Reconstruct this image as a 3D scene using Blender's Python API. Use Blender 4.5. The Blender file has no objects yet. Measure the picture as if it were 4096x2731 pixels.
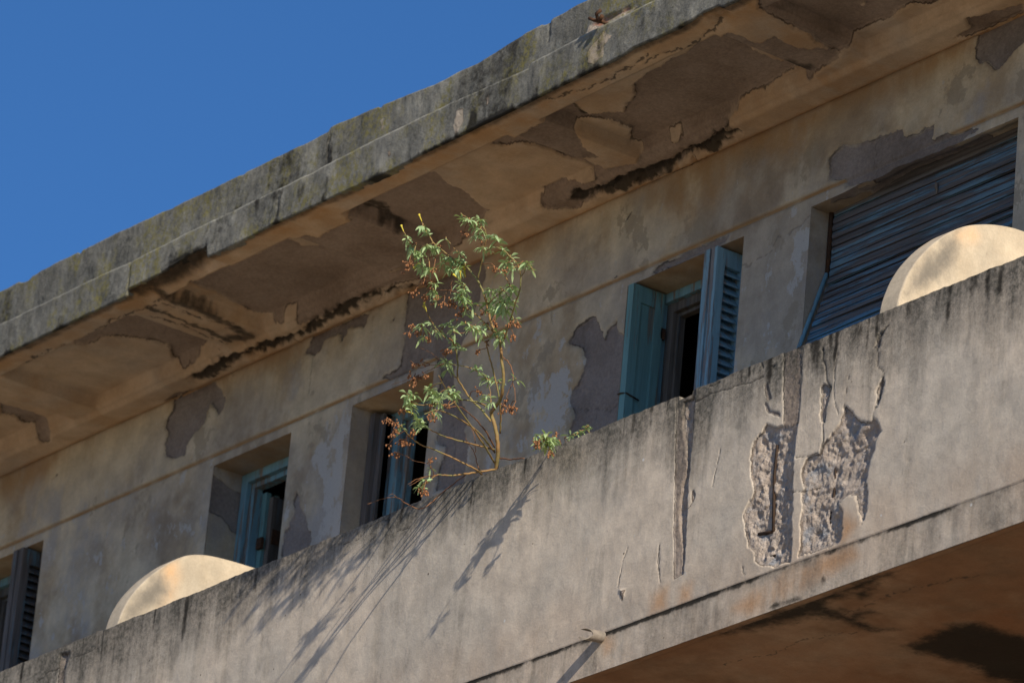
import bpy, math, random
import numpy as np
from mathutils import Vector, Matrix
R_ = math.radians
random.seed(7); rng = np.random.default_rng(5)
scene = bpy.context.scene
C = scene.collection

# ---------------------------------------------------------------- camera
cam_d = bpy.data.cameras.new("camera"); cam = bpy.data.objects.new("camera", cam_d); C.objects.link(cam)
cam_d.sensor_width = 36.0; cam_d.lens = 207.9; cam_d.clip_start = 0.5; cam_d.clip_end = 20000
cx = Vector((0.5996,0.7958,0.0847)); cy = Vector((0.2591,-0.2932,0.9203)); cz = Vector((0.7572,-0.5298,-0.3819))      # camera right, up, back
M = Matrix((cx, cy, cz)).transposed().to_4x4(); M.translation = Vector((19.6876,-13.7761,-9.9306))
cam.matrix_world = M
cam_d.dof.use_dof = True; cam_d.dof.focus_distance = 25.3; cam_d.dof.aperture_fstop = 5.0
scene.camera = cam

# ---------------------------------------------------------------- light
SUN = Vector((3.7, -1.0, 1.9)).normalized()                       # towards the sun
elev = math.asin(SUN.z)
w = bpy.data.worlds.new("World"); scene.world = w; w.use_nodes = True
nt = w.node_tree
sky = nt.nodes.new("ShaderNodeTexSky"); sky.sky_type = 'NISHITA'; sky.sun_disc = False
sky.sun_elevation = elev; sky.sun_rotation = math.atan2(SUN.x, SUN.y)
sky.altitude = 1500; sky.air_density = 1.0; sky.dust_density = 0.0; sky.ozone_density = 8.0
bg = nt.nodes["Background"]; bg.inputs[1].default_value = 0.098
hs = nt.nodes.new('ShaderNodeHueSaturation'); hs.inputs['Saturation'].default_value = 1.07
nt.links.new(sky.outputs[0], hs.inputs['Color']); nt.links.new(hs.outputs[0], bg.inputs[0])
sl = bpy.data.lights.new("sun", 'SUN'); sl.energy = 5.0; sl.angle = R_(0.45); sl.color = (1.0, 0.92, 0.78)
so = bpy.data.objects.new("sun", sl); C.objects.link(so)
so.rotation_euler = SUN.to_track_quat('Z', 'Y').to_euler(); so.location = (30, -10, 20)
scene.view_settings.view_transform = 'Standard'; scene.view_settings.look = 'None'
scene.view_settings.exposure = 0.22; scene.view_settings.gamma = 1.0

# ---------------------------------------------------------------- noise and distance helpers
def _h(ix, iy, s):
    n = (ix.astype(np.int64) * 374761393 + iy.astype(np.int64) * 668265263 + s * 974711) & 0x7fffffff
    n = ((n ^ (n >> 13)) * 1274126177) & 0x7fffffff
    return ((n ^ (n >> 16)) & 0xffff) / 65535.0
def vn(x, y, s=0):
    ix = np.floor(x); iy = np.floor(y); fx = x - ix; fy = y - iy
    fx = fx * fx * (3 - 2 * fx); fy = fy * fy * (3 - 2 * fy)
    a = _h(ix, iy, s); b = _h(ix + 1, iy, s); c = _h(ix, iy + 1, s); d = _h(ix + 1, iy + 1, s)
    return (a * (1 - fx) + b * fx) * (1 - fy) + (c * (1 - fx) + d * fx) * fy
def fbm(x, y, o=4, s=0):
    r = 0; a = .5; t = 0
    for k in range(o):
        r = r + a * vn(x * 2 ** k, y * 2 ** k, s + k); t += a; a *= .55
    return r / t - .5                                              # about -0.5 .. 0.5
def facets(x, y, sc, s=0):
    """broken-stone relief: every cell a tilted plane of its own height"""
    X = x * sc; Y = y * sc; ix = np.floor(X); iy = np.floor(Y); best = np.full(x.shape, 9.); out = np.zeros(x.shape)
    for a in (-1, 0, 1):
        for b in (-1, 0, 1):
            jx = ix + a; jy = iy + b; px = jx + _h(jx, jy, s); py = jy + _h(jx, jy, s + 1); d = (X - px) ** 2 + (Y - py) ** 2
            h = _h(jx, jy, s + 2) - .5 + (X - px) * (_h(jx, jy, s + 3) - .5) * 1.3 + (Y - py) * (_h(jx, jy, s + 4) - .5) * 1.3
            m = d < best; best = np.where(m, d, best); out = np.where(m, h, out)
    return out
def sstep(a, b, x):
    t = np.clip((x - a) / (b - a), 0, 1); return t * t * (3 - 2 * t)
def sdf(x, y, poly):
    """signed distance, positive inside; far points get -1"""
    p = np.array(poly, float); out = np.full(x.shape, -1.0)
    m = (x > p[:, 0].min() - .2) & (x < p[:, 0].max() + .2) & (y > p[:, 1].min() - .2) & (y < p[:, 1].max() + .2)
    if not m.any(): return out
    X = x[m]; Y = y[m]; d = np.full(X.shape, 1e9); ins = np.zeros(X.shape, bool)
    for i in range(len(p)):
        a = p[i]; b = p[(i + 1) % len(p)]; e = b - a
        wx = X - a[0]; wy = Y - a[1]
        t = np.clip((wx * e[0] + wy * e[1]) / max(e @ e, 1e-12), 0, 1)
        d = np.minimum(d, (wx - t * e[0]) ** 2 + (wy - t * e[1]) ** 2)
        c = (a[1] > Y) != (b[1] > Y)
        ins ^= c & (X < (b[0] - a[0]) * (Y - a[1]) / (b[1] - a[1] + 1e-15) + a[0])
    out[m] = np.sqrt(d) * np.where(ins, 1, -1)
    return out
def pdist(x, y, line, jit=0.0, s=3):
    """distance to an open polyline"""
    p = np.array(line, float); out = np.full(x.shape, 1.0)
    m = (x > p[:, 0].min() - .3) & (x < p[:, 0].max() + .3) & (y > p[:, 1].min() - .3) & (y < p[:, 1].max() + .3)
    X = x[m]; Y = y[m]
    if jit:
        X = X + jit * 2 * fbm(x[m] * 30, y[m] * 30, 3, s); Y = Y + jit * 2 * fbm(x[m] * 30 + 9, y[m] * 30 + 5, 3, s)
    d = np.full(X.shape, 1e9)
    for i in range(len(p) - 1):
        a = p[i]; e = p[i + 1] - a; wx = X - a[0]; wy = Y - a[1]
        t = np.clip((wx * e[0] + wy * e[1]) / max(e @ e, 1e-12), 0, 1)
        d = np.minimum(d, (wx - t * e[0]) ** 2 + (wy - t * e[1]) ** 2)
    out[m] = np.sqrt(d); return out
def union(x, y, polys):
    r = np.full(x.shape, -1.0)
    for p in polys: r = np.maximum(r, sdf(x, y, p))
    return r
def spans(*bp):
    """breakpoints and steps: v0, step, v1, step, v2 ..."""
    out = [bp[0]]
    for i in range(1, len(bp), 2):
        a = out[-1]; b = bp[i + 1]; n = max(1, int(round((b - a) / bp[i])))
        out += list(np.linspace(a, b, n + 1)[1:])
    return np.array(out)

class Mesh:
    def __init__(s): s.v = []; s.f = []; s.a = {}; s.n = 0; s.sm = []; s.mi = []
    def grid(s, P, keep=None, flip=False, smooth=True, mi=0, **at):
        nu, nv = P.shape[:2]; idx = np.arange(nu * nv).reshape(nu, nv) + s.n
        q = np.stack([idx[:-1, :-1], idx[1:, :-1], idx[1:, 1:], idx[:-1, 1:]], -1)
        q = q[keep] if keep is not None else q.reshape(-1, 4)
        if flip: q = q[:, ::-1]
        s.v.append(P.reshape(-1, 3)); s.f.append(q); s.sm += [smooth] * len(q); s.mi += [mi] * len(q)
        for k in set(s.a) | set(at):
            s.a.setdefault(k, np.zeros(s.n))
            val = at.get(k, 0.0)
            s.a[k] = np.concatenate([s.a[k], np.broadcast_to(val, P.shape[:2]).reshape(-1)])
        s.n += nu * nv; return s
    def quad(s, a, b, c, d, **k):
        return s.grid(np.array([[a, d], [b, c]], float), smooth=False, **k)
    def box(s, x0, x1, y0, y1, z0, z1, **k):
        A = [(x0, y0, z0), (x1, y0, z0), (x1, y1, z0), (x0, y1, z0), (x0, y0, z1), (x1, y0, z1), (x1, y1, z1), (x0, y1, z1)]
        for f in ((0, 3, 2, 1), (4, 5, 6, 7), (0, 1, 5, 4), (1, 2, 6, 5), (2, 3, 7, 6), (3, 0, 4, 7)):
            s.quad(*[A[i] for i in f], **k)
        return s
    def tube(s, pts, rad, n=6, cap=True, **k):
        pts = np.array(pts, float); rad = np.broadcast_to(rad, len(pts)); T = np.gradient(pts, axis=0)
        T /= np.linalg.norm(T, axis=1)[:, None] + 1e-9; up = np.array([.31, .17, .94]); rows = []
        for p, t, r in zip(pts, T, rad):
            u = np.cross(t, up); u /= np.linalg.norm(u) + 1e-9; v = np.cross(u, t); up = v
            an = np.linspace(0, 2 * np.pi, n + 1)
            rows.append(p + r * (np.cos(an)[:, None] * u + np.sin(an)[:, None] * v))
        rows = np.array(rows)
        if cap:
            rows = np.concatenate([np.repeat(pts[:1], n + 1, 0)[None], rows, np.repeat(pts[-1:], n + 1, 0)[None]])
        return s.grid(rows, **k)
    def build(s, name, mats, parent=None, merge=False):
        me = bpy.data.meshes.new(name); V = np.concatenate(s.v); F = np.concatenate(s.f)
        me.vertices.add(len(V)); me.vertices.foreach_set("co", V.ravel())
        me.loops.add(F.size); me.loops.foreach_set("vertex_index", F.ravel().astype(np.int32))
        me.polygons.add(len(F)); me.polygons.foreach_set("loop_start", np.arange(0, F.size, 4, dtype=np.int32))
        me.polygons.foreach_set("loop_total", np.full(len(F), 4, np.int32))
        me.polygons.foreach_set("use_smooth", np.array(s.sm)); me.polygons.foreach_set("material_index", np.array(s.mi, np.int32))
        for k, val in s.a.items():
            at = me.attributes.new(k, 'FLOAT', 'POINT'); at.data.foreach_set("value", val.astype(np.float32))
        me.update(calc_edges=True); me.validate()
        for m in (mats if isinstance(mats, (list, tuple)) else [mats]): me.materials.append(m)
        o = bpy.data.objects.new(name, me); C.objects.link(o)
        if parent is not None: o.parent = parent
        return o
def empty(name, loc, label, cat):
    o = bpy.data.objects.new(name, None); C.objects.link(o); o.location = loc; o['label'] = label; o['category'] = cat; return o
def planks(bm_boxes): pass

# ---------------------------------------------------------------- node helpers
class NT:
    def __init__(s, name):
        s.m = bpy.data.materials.new(name); s.m.use_nodes = True; s.t = s.m.node_tree; s.b = s.t.nodes["Principled BSDF"]
        s.co = s.t.nodes.new("ShaderNodeTexCoord").outputs["Object"]
    def new(s, ty, ins=None, **pr):
        n = s.t.nodes.new(ty)
        for k, v in pr.items(): setattr(n, k, v)
        for k, v in (ins or {}).items(): s.put(n.inputs[k], v)
        return n
    def put(s, sock, v):
        if isinstance(v, bpy.types.NodeSocket): s.t.links.new(v, sock)
        elif isinstance(v, tuple) and len(v) == 3 and sock.type == 'RGBA': sock.default_value = (*v, 1)
        else: sock.default_value = v
    def map(s, sc=(1, 1, 1), loc=(0, 0, 0), rot=(0, 0, 0)):
        return s.new("ShaderNodeMapping", {"Vector": s.co, "Scale": sc, "Location": loc, "Rotation": rot}).outputs[0]
    def noise(s, scale, det=5, rough=.6, vec=None, dist=0):
        return s.new("ShaderNodeTexNoise", {"Vector": vec or s.co, "Scale": scale, "Detail": det, "Roughness": rough, "Distortion": dist}).outputs[0]
    def rng(s, v, a, b, c=0., d=1., smooth=True):
        n = s.new("ShaderNodeMapRange", {0: v, 1: a, 2: b, 3: c, 4: d}); n.interpolation_type = 'SMOOTHSTEP' if smooth else 'LINEAR'; return n.outputs[0]
    def ma(s, op, a, b=0., c=0.):
        return s.new("ShaderNodeMath", {0: a, 1: b, 2: c}, operation=op).outputs[0]
    def mix(s, f, a, b, mode='MIX'):
        n = s.new("ShaderNodeMix", data_type='RGBA', blend_type=mode); n.clamp_factor = True
        s.put(n.inputs[0], f); s.put(n.inputs[6], a); s.put(n.inputs[7], b); return n.outputs[2]
    def at(s, name): return s.new("ShaderNodeAttribute", attribute_name=name).outputs["Fac"]
    def bump(s, h, dist, st=1., nrm=None):
        n = s.new("ShaderNodeBump", {"Height": h, "Distance": dist, "Strength": st})
        if nrm is not None: s.put(n.inputs["Normal"], nrm)
        return n.outputs[0]
    def done(s, col, rough=.9, nrm=None, spec=.15):
        s.put(s.b.inputs["Base Color"], col); s.put(s.b.inputs["Roughness"], rough); s.put(s.b.inputs["Specular IOR Level"], spec)
        if nrm is not None: s.put(s.b.inputs["Normal"], nrm)
        return s.m

def plaster(name, a, b, bare, bare2, stain=(.33, .17, .065), streak=0., streak_col=(.066, .062, .051), flake=0.,
            lichen=0., grit=1.0, pits=0., mould_col=(.022, .019, .015), big=1.1, crk=.75, mo_amp=1.1, dirt_w=.60, mo_hi=.72, sz=1., edge=.8):
    n = NT(name)
    big_n = n.noise(big, 6, .62); mid = n.noise(7, 7, .65); fine = n.noise(95, 4, .7); vfine = n.noise(260, 2, .6)
    col = n.mix(n.rng(big_n, .42, .58), a, b)
    col = n.mix(n.rng(mid, .3, .75), n.mix(1., col, (.80, .79, .78), 'MULTIPLY'), n.mix(1., col, (1.1, 1.09, 1.07), 'MULTIPLY'))
    drip = n.noise(1.0, 5, .6, n.map((9, 9, .9)))
    col = n.mix(n.rng(drip, .5, .78, 0, .35), col, n.mix(1., col, (.72, .68, .62), 'MULTIPLY'))
    if flake:
        cl = n.rng(n.noise(1.9, 6, .62, n.map((1, 1, .8), (7, 3, 1))), .47, .62); col = n.mix(n.ma('MULTIPLY', cl, .75), col, n.mix(1., col, (.68, .60, .52), 'MULTIPLY'))
        cl = n.rng(n.noise(2.4, 7, .66, n.map((1, 1, .7), (17, 5, 4))), .52, .66); col = n.mix(n.ma('MULTIPLY', cl, .6), col, (.36, .35, .345))
        fl = n.noise(7.5, 9, .76, n.map((1.1, 1.1, .7), (3, 1, 7)))
        fl = n.ma('ADD', fl, n.ma('MULTIPLY', n.at('pale'), .13))
        fm = n.rng(fl, .572, .605)
        col = n.mix(n.ma('MULTIPLY', fm, flake), col, (.50, .475, .43))
        fl2 = n.rng(n.noise(3.1, 8, .7, n.map((1, 1, .8), (11, 4, 2))), .585, .61)
        col = n.mix(n.ma('MULTIPLY', fl2, flake * .7), col, (.33, .275, .2))
    sfac = n.ma('MULTIPLY', n.at('stain'), n.rng(n.noise(5, 6, .65, n.map((1, 1, .55))), .28, .62, .25, 1.))
    col = n.mix(n.ma('MULTIPLY', sfac, .85), col, stain)
    # bare render where the paint coat has come off
    pm = n.rng(n.ma('ADD', n.at('peel'), n.ma('MULTIPLY', n.ma('SUBTRACT', n.noise(70, 3, .6), .5), .006)), -.0015, .0015)
    bc = n.mix(n.rng(n.noise(4, 7, .7), .35, .65), bare, bare2)
    bc = n.mix(n.rng(n.noise(60, 5, .7), .3, .7), n.mix(1., bc, (.84, .83, .82), 'MULTIPLY'), n.mix(1., bc, (1.1, 1.09, 1.08), 'MULTIPLY'))
    bc = n.mix(n.rng(n.noise(2.2, 6, .65, n.map((1, 1, .7), (4, 8, 2))), .44, .66, 0, .8), bc, n.mix(1., bc, (.70, .68, .66), 'MULTIPLY'))
    bc = n.mix(n.ma('MULTIPLY', n.rng(n.at('peel'), .004, .011, 1, 0), n.rng(n.noise(6, 4), .45, .6, 0, .35)), bc, a)
    edge_shade = n.ma('MULTIPLY', n.rng(n.ma('ABSOLUTE', n.ma('SUBTRACT', n.at('peel'), .002)), .0045, .001), n.rng(n.noise(5, 4), .42, .58, 0, edge))
    bst = n.rng(n.noise(1., 6, .7, n.map((60, 60, 7), (2, 2, 9), (0, 0, 0))), .56, .72, 0, .35); bc = n.mix(bst, bc, n.mix(1., bc, (.6, .58, .56), 'MULTIPLY'))
    rub = n.at('rubble')
    st = n.new("ShaderNodeTexVoronoi", {"Vector": n.co, "Scale": 42.}).outputs["Color"]
    rc = n.mix(n.rng(n.noise(26, 6, .7), .35, .68), (.42, .33, .26), (.56, .465, .385))
    rc = n.mix(.2, rc, n.mix(n.rng(st, .2, .8), (.2, .195, .2), (.46, .40, .35)))
    rc = n.mix(n.rng(n.noise(9, 4, .6), .52, .66), rc, (.32, .32, .33))
    bc = n.mix(rub, bc, rc)
    col = n.mix(pm, col, bc)
    col = n.mix(edge_shade, col, n.mix(1., col, (.30, .28, .26), 'MULTIPLY'))  # thin shadow line along peel edges, painted into the colour
    # soot / algae streaks below upper edges
    if streak:
        dirt = n.at('dirt')
        s1 = n.noise(1., 5, .6, n.map((7, 7, .55 * sz), (3, 0, 1)), .3); s2 = n.noise(1., 7, .7, n.map((30, 30, 2.4 * sz))); blot = n.noise(11, 10, .8); b2 = n.noise(2.6, 5, .6)
        w_ = lambda q: n.rng(q, .30, .70, 0, 1, False)
        k = n.ma('ADD', n.ma('MULTIPLY', w_(s1), .34), n.ma('ADD', n.ma('MULTIPLY', w_(s2), .20), n.ma('ADD', n.ma('MULTIPLY', w_(blot), .30), n.ma('MULTIPLY', w_(b2), .22))))
        k = n.ma('ADD', k, n.ma('MULTIPLY', dirt, dirt_w))
        brk = n.rng(n.noise(38, 6, .75), .36, .62, .62, 1.)
        col = n.mix(n.ma('MULTIPLY', n.ma('MULTIPLY', n.rng(k, .62, 1.12, 0, 1, False), brk), streak), col, streak_col)
        sp = n.rng(n.noise(150, 3, .7), .5, .66)
        col = n.mix(n.ma('MULTIPLY', n.ma('MULTIPLY', sp, n.rng(dirt, .25, .9)), .5), col, (.05, .048, .04))
    if lichen:
        li = n.ma('MULTIPLY', n.rng(n.noise(5, 5, .6, n.map((1, 1, .6), (5, 2, 8))), .44, .60), n.rng(n.noise(34, 5, .75), .4, .62))
        col = n.mix(n.ma('MULTIPLY', li, lichen), col, (.215, .185, .05))
        wl = n.ma('MULTIPLY', n.rng(n.noise(11, 6, .7, n.map((1, 1, .5), (1, 9, 3))), .56, .7), n.rng(n.noise(90, 4, .75), .45, .65))
        col = n.mix(n.ma('MULTIPLY', wl, .6), col, (.33, .31, .27))
    mo = n.ma('ADD', n.at('mould'), n.ma('MULTIPLY', n.ma('SUBTRACT', n.noise(16, 8, .75), .5), mo_amp))
    mo = n.ma('MULTIPLY', n.rng(mo, .3, mo_hi), n.rng(n.at('mould'), .02, .2))
    col = n.mix(n.ma('MULTIPLY', mo, .93), col, mould_col)
    col = n.mix(n.ma('MULTIPLY', n.rng(n.at('crack'), .3, .9), crk), col, (.05, .043, .036))
    if pits:
        pv = n.new("ShaderNodeTexVoronoi", {"Vector": n.co, "Scale": 6.5, "Randomness": 1.}).outputs["Distance"]
        wp = n.ma('MULTIPLY', n.rng(n.noise(3.3, 3), .5, .56), n.rng(pv, .05, .035))
        col = n.mix(n.ma('MULTIPLY', wp, pits), col, (.62, .6, .56))
        pv2 = n.new("ShaderNodeTexVoronoi", {"Vector": n.map((1, 1, .42), (.4, .2, .9), (0, .1, 0)), "Scale": 5., "Randomness": 1.}).outputs["Distance"]
        wp2 = n.ma('MULTIPLY', n.rng(n.noise(4.1, 3), .52, .56), n.rng(pv2, .03, .018))
        col = n.mix(n.ma('MULTIPLY', wp2, pits * .7), col, (.55, .55, .54))
        dk = n.new("ShaderNodeTexVoronoi", {"Vector": n.map((1, 1, 1), (3.4, 1.2, 7.9)), "Scale": 9., "Randomness": 1.}).outputs["Distance"]
        col = n.mix(n.ma('MULTIPLY', n.rng(dk, .055, .03), n.rng(n.noise(3.7, 2), .5, .54)), col, (.08, .065, .05))
    col = n.mix(n.rng(fine, .25, .75), n.mix(1., col, (.92, .92, .92), 'MULTIPLY'), n.mix(1., col, (1.06, 1.06, 1.06), 'MULTIPLY'))
    bh = n.ma('ADD', n.ma('MULTIPLY', fine, .6), n.ma('MULTIPLY', vfine, .4))
    nr = n.bump(bh, .0035 * grit, .9)
    nr = n.bump(n.noise(14, 5, .6), .006 * grit, .8, nr)
    nr = n.bump(n.ma('MULTIPLY', n.noise(55, 5, .7), n.ma('ADD', n.ma('MULTIPLY', pm, .5), rub)), .008, 1., nr)
    return n.done(col, .93, nr, .12)

def paint_wood(name, paint, wood, wear, rot=(0, 0, 0), sc=(40, 40, 2.5), paint2=None):
    n = NT(name)
    g = n.noise(1., 7, .7, n.map(sc, rot=rot)); g2 = n.noise(1., 7, .7, n.map(tuple(c * .3 for c in sc), (2, 5, 3)))
    w_ = n.mix(n.rng(g, .3, .7), n.mix(1., wood, (.55, .53, .5), 'MULTIPLY'), n.mix(1., wood, (1.35, 1.3, 1.25), 'MULTIPLY'))
    p_ = n.mix(n.rng(n.noise(3, 5), .35, .65), paint, paint2 or paint)
    p_ = n.mix(n.rng(g, .35, .65), n.mix(1., p_, (.8, .8, .8), 'MULTIPLY'), p_)
    k = n.ma('ADD', n.ma('MULTIPLY', g, .55), n.ma('MULTIPLY', g2, .6))
    f = n.rng(k, wear - .02, wear + .03)
    col = n.mix(f, p_, w_)
    return n.done(col, .75, n.bump(n.ma('ADD', n.ma('MULTIPLY', g, .5), n.ma('MULTIPLY', f, -.5)), .003), .25)
def plain(name, a, b, scale=20, rough=.85, bumpd=.002, spec=.2):
    n = NT(name); k = n.noise(scale, 6, .7)
    return n.done(n.mix(n.rng(k, .3, .7), a, b), rough, n.bump(k, bumpd), spec)

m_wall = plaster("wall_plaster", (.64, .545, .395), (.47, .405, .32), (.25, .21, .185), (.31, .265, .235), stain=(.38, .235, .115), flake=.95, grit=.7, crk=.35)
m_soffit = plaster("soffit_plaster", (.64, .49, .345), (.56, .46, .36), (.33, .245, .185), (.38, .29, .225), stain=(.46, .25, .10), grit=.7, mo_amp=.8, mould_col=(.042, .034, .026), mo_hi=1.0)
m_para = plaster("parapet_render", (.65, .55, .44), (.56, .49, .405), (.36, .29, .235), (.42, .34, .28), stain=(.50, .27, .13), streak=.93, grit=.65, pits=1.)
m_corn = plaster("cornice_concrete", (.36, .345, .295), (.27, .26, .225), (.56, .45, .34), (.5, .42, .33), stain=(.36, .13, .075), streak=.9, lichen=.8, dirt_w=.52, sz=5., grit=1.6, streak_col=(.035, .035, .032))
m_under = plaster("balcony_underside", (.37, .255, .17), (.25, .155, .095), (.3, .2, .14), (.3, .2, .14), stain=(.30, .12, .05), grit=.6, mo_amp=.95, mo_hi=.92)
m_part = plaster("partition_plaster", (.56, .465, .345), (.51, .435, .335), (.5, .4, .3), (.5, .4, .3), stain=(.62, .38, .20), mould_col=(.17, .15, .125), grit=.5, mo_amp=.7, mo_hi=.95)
m_blue = paint_wood("blue_painted_wood", (.20, .37, .44), (.19, .17, .15), .61, paint2=(.23, .43, .50))
m_teal = paint_wood("teal_painted_wood", (.17, .335, .335), (.17, .175, .155), .63, paint2=(.19, .37, .37))
m_worn = paint_wood("weathered_blue_wood", (.26, .44, .53), (.21, .20, .195), .60, paint2=(.29, .48, .56))
m_old = paint_wood("grey_weathered_wood", (.14, .22, .26), (.135, .125, .12), .51, paint2=(.16, .25, .29))
m_grey = paint_wood("grey_bare_wood", (.15, .16, .16), (.14, .125, .11), .52)
m_blind = paint_wood("blind_wood", (.15, .235, .30), (.12, .115, .118), .53, rot=(0, 0, 0), sc=(2.2, 30, 60), paint2=(.17, .285, .36))
m_blindlow = paint_wood("blind_wood_lower", (.13, .255, .355), (.125, .125, .13), .58, sc=(2.2, 30, 60), paint2=(.12, .29, .42))
m_rust = plain("rusty_iron", (.10, .045, .02), (.045, .03, .022), 40)
m_darkrust = plain("dark_rebar", (.035, .024, .018), (.06, .034, .02), 40)
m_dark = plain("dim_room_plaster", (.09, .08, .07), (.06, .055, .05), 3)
m_pipe = plain("clay_pipe", (.27, .225, .18), (.17, .145, .12), 25)
m_roof = plain("roof_felt", (.2, .19, .17), (.14, .135, .12), 6)
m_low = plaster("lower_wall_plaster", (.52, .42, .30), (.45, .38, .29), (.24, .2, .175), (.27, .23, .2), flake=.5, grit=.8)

# ---------------------------------------------------------------- ground
n = NT("dusty_street"); k = n.noise(.4, 8, .6)
m_ground = n.done(n.mix(n.rng(k, .35, .65), (.42, .345, .25), (.36, .30, .22)), .95, n.bump(n.noise(30, 5), .01), .1)
ZG = -11.55
g = Mesh(); s_ = 9000.
g.quad((-s_, -s_, ZG), (s_, -s_, ZG), (s_, s_, ZG), (-s_, s_, ZG)); o = g.build("ground", m_ground); o['kind'] = 'structure'

# ---------------------------------------------------------------- building
XL, XR = -10., 6.
W = 1.4; HEAD = 1.037; RD = .18
building = empty("apartment_building", (-2, 1.4, ZG), "old tan apartment block with peeling plaster, grey stained cornice and solid balcony parapet", "building")
building.location = (0, 0, 0)
OPEN = [(-7.06, -6.21), (-4.577, -3.876), (-3.338, -2.645), (-1.09, -.219), (.268, 1.688)]

# --- wall
PEEL_W = [
 [(-5.017,1.542),(-4.878,1.547),(-4.746,1.553),(-4.664,1.522),(-4.608,1.477),(-4.528,1.380),(-4.550,1.352),(-4.587,1.329),(-4.614,1.361),(-4.652,1.380),(-4.673,1.419),(-4.698,1.367),(-4.715,1.309),(-4.786,1.282),(-4.822,1.254),(-4.859,1.226),(-4.870,1.174),(-4.963,1.186),(-5.064,1.217),(-5.082,1.293),(-5.073,1.359),(-5.104,1.392),(-5.081,1.437),(-5.047,1.479),(-5.037,1.535)],
 [(-3.778,1.553),(-3.496,1.532),(-3.385,1.544),(-3.267,1.511),(-3.281,1.479),(-3.320,1.451),(-3.373,1.474),(-3.450,1.484),(-3.490,1.424),(-3.524,1.477),(-3.628,1.495),(-3.663,1.477),(-3.670,1.439),(-3.729,1.416),(-3.759,1.440),(-3.833,1.465),(-3.808,1.501),(-3.773,1.524)],
 [(-2.944,1.576),(-2.947,1.493),(-2.943,1.381),(-2.941,1.242),(-2.947,1.148),(-2.979,1.139),(-3.065,1.132),(-3.104,1.107),(-2.928,1.094),(-2.663,1.116),(-2.593,1.007),(-2.590,0.952),(-2.600,0.914),(-2.562,0.836),(-2.549,0.717),(-2.571,0.656),(-2.556,0.625),(-2.487,0.586),(-2.500,0.529),(-2.535,0.485),(-2.539,0.372),(-2.294,0.342),(-2.303,0.478),(-2.293,0.548),(-2.347,0.630),(-2.311,0.674),(-2.341,0.735),(-2.459,0.889),(-2.480,0.962),(-2.446,1.089),(-2.394,1.164),(-2.320,1.306),(-2.275,1.429),(-2.318,1.579),(-2.471,1.610),(-2.618,1.599),(-2.789,1.593)],
 [(-1.541,0.875),(-1.489,0.940),(-1.392,0.958),(-1.331,0.949),(-1.303,0.888),(-1.249,0.812),(-1.216,0.862),(-1.154,0.881),(-1.142,0.821),(-1.089,0.793),(-1.019,0.819),(-0.955,0.309),(-1.367,0.316),(-1.475,0.384),(-1.461,0.425),(-1.443,0.479),(-1.488,0.557),(-1.483,0.595),(-1.448,0.631),(-1.405,0.679),(-1.379,0.744),(-1.444,0.821)],
 [(-0.926,1.051),(-0.903,1.067),(-0.876,1.079),(-0.818,1.085),(-0.711,1.073),(-0.693,1.084),(-0.569,1.089),(-0.521,1.085),(-0.417,1.090),(-0.321,1.081),(-0.338,1.063),(-0.374,1.048),(-0.492,1.041),(-0.621,1.043),(-0.716,1.038),(-0.813,1.041)],
 [(0.387,1.132),(0.373,1.201),(0.374,1.262),(0.419,1.277),(0.500,1.280),(0.522,1.263),(0.644,1.250),(0.755,1.247),(0.871,1.233),(0.920,1.179),(1.038,1.179),(1.047,1.190),(1.112,1.178),(1.113,1.117),(1.230,1.108),(1.357,1.092),(1.417,1.073),(1.398,1.062),(1.256,1.033),(1.189,1.019),(1.012,1.032),(0.865,1.028),(0.716,1.024),(0.501,1.065),(0.496,1.110)],
 [(1.448,1.586),(1.683,1.585),(1.841,1.555),(1.799,1.414),(1.634,1.376),(1.565,1.321),(1.501,1.326),(1.443,1.380),(1.389,1.390),(1.360,1.458),(1.377,1.539)],
 [(-3.768,0.694),(-3.716,0.580),(-3.669,0.536),(-3.636,0.455),(-3.603,0.415),(-3.597,0.342),(-3.620,0.323),(-3.857,0.334),(-3.855,0.510),(-3.822,0.510),(-3.791,0.559),(-3.783,0.589),(-3.804,0.635)],
 [(-3.055,1.423),(-3.044,1.444),(-3.035,1.432),(-3.042,1.417)],
 [(-1.213,1.112),(-1.196,1.121),(-1.178,1.105),(-1.194,1.101)],
 [(0.740,1.277),(0.747,1.283),(0.758,1.274),(0.751,1.269)],
 [(-6.179,1.386),(-6.146,1.408),(-6.132,1.395),(-6.163,1.379)],
 [(-4.819,1.128),(-4.787,1.141),(-4.788,1.116)],
 [(-1.155,1.395),(-1.109,1.439),(-1.105,1.425),(-1.137,1.393)],
 [(-0.152,0.532),(-0.141,0.535),(-0.137,0.525)],
]
PALE_W = [[(0.136,0.945),(0.207,0.962),(0.246,0.937),(0.244,0.868),(0.215,0.794),(0.232,0.726),(0.209,0.682),(0.206,0.620),(0.151,0.623),(0.128,0.497),(0.145,0.599),(0.155,0.672),(0.191,0.763),(0.157,0.830)],
 [(-1.827,0.749),(-1.522,0.731),(-1.452,0.580),(-1.484,0.451),(-1.732,0.426),(-1.803,0.577)], [(-3.663,0.881),(-3.384,0.928),(-3.327,0.345),(-3.506,0.343),(-3.511,0.600)]]
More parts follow.
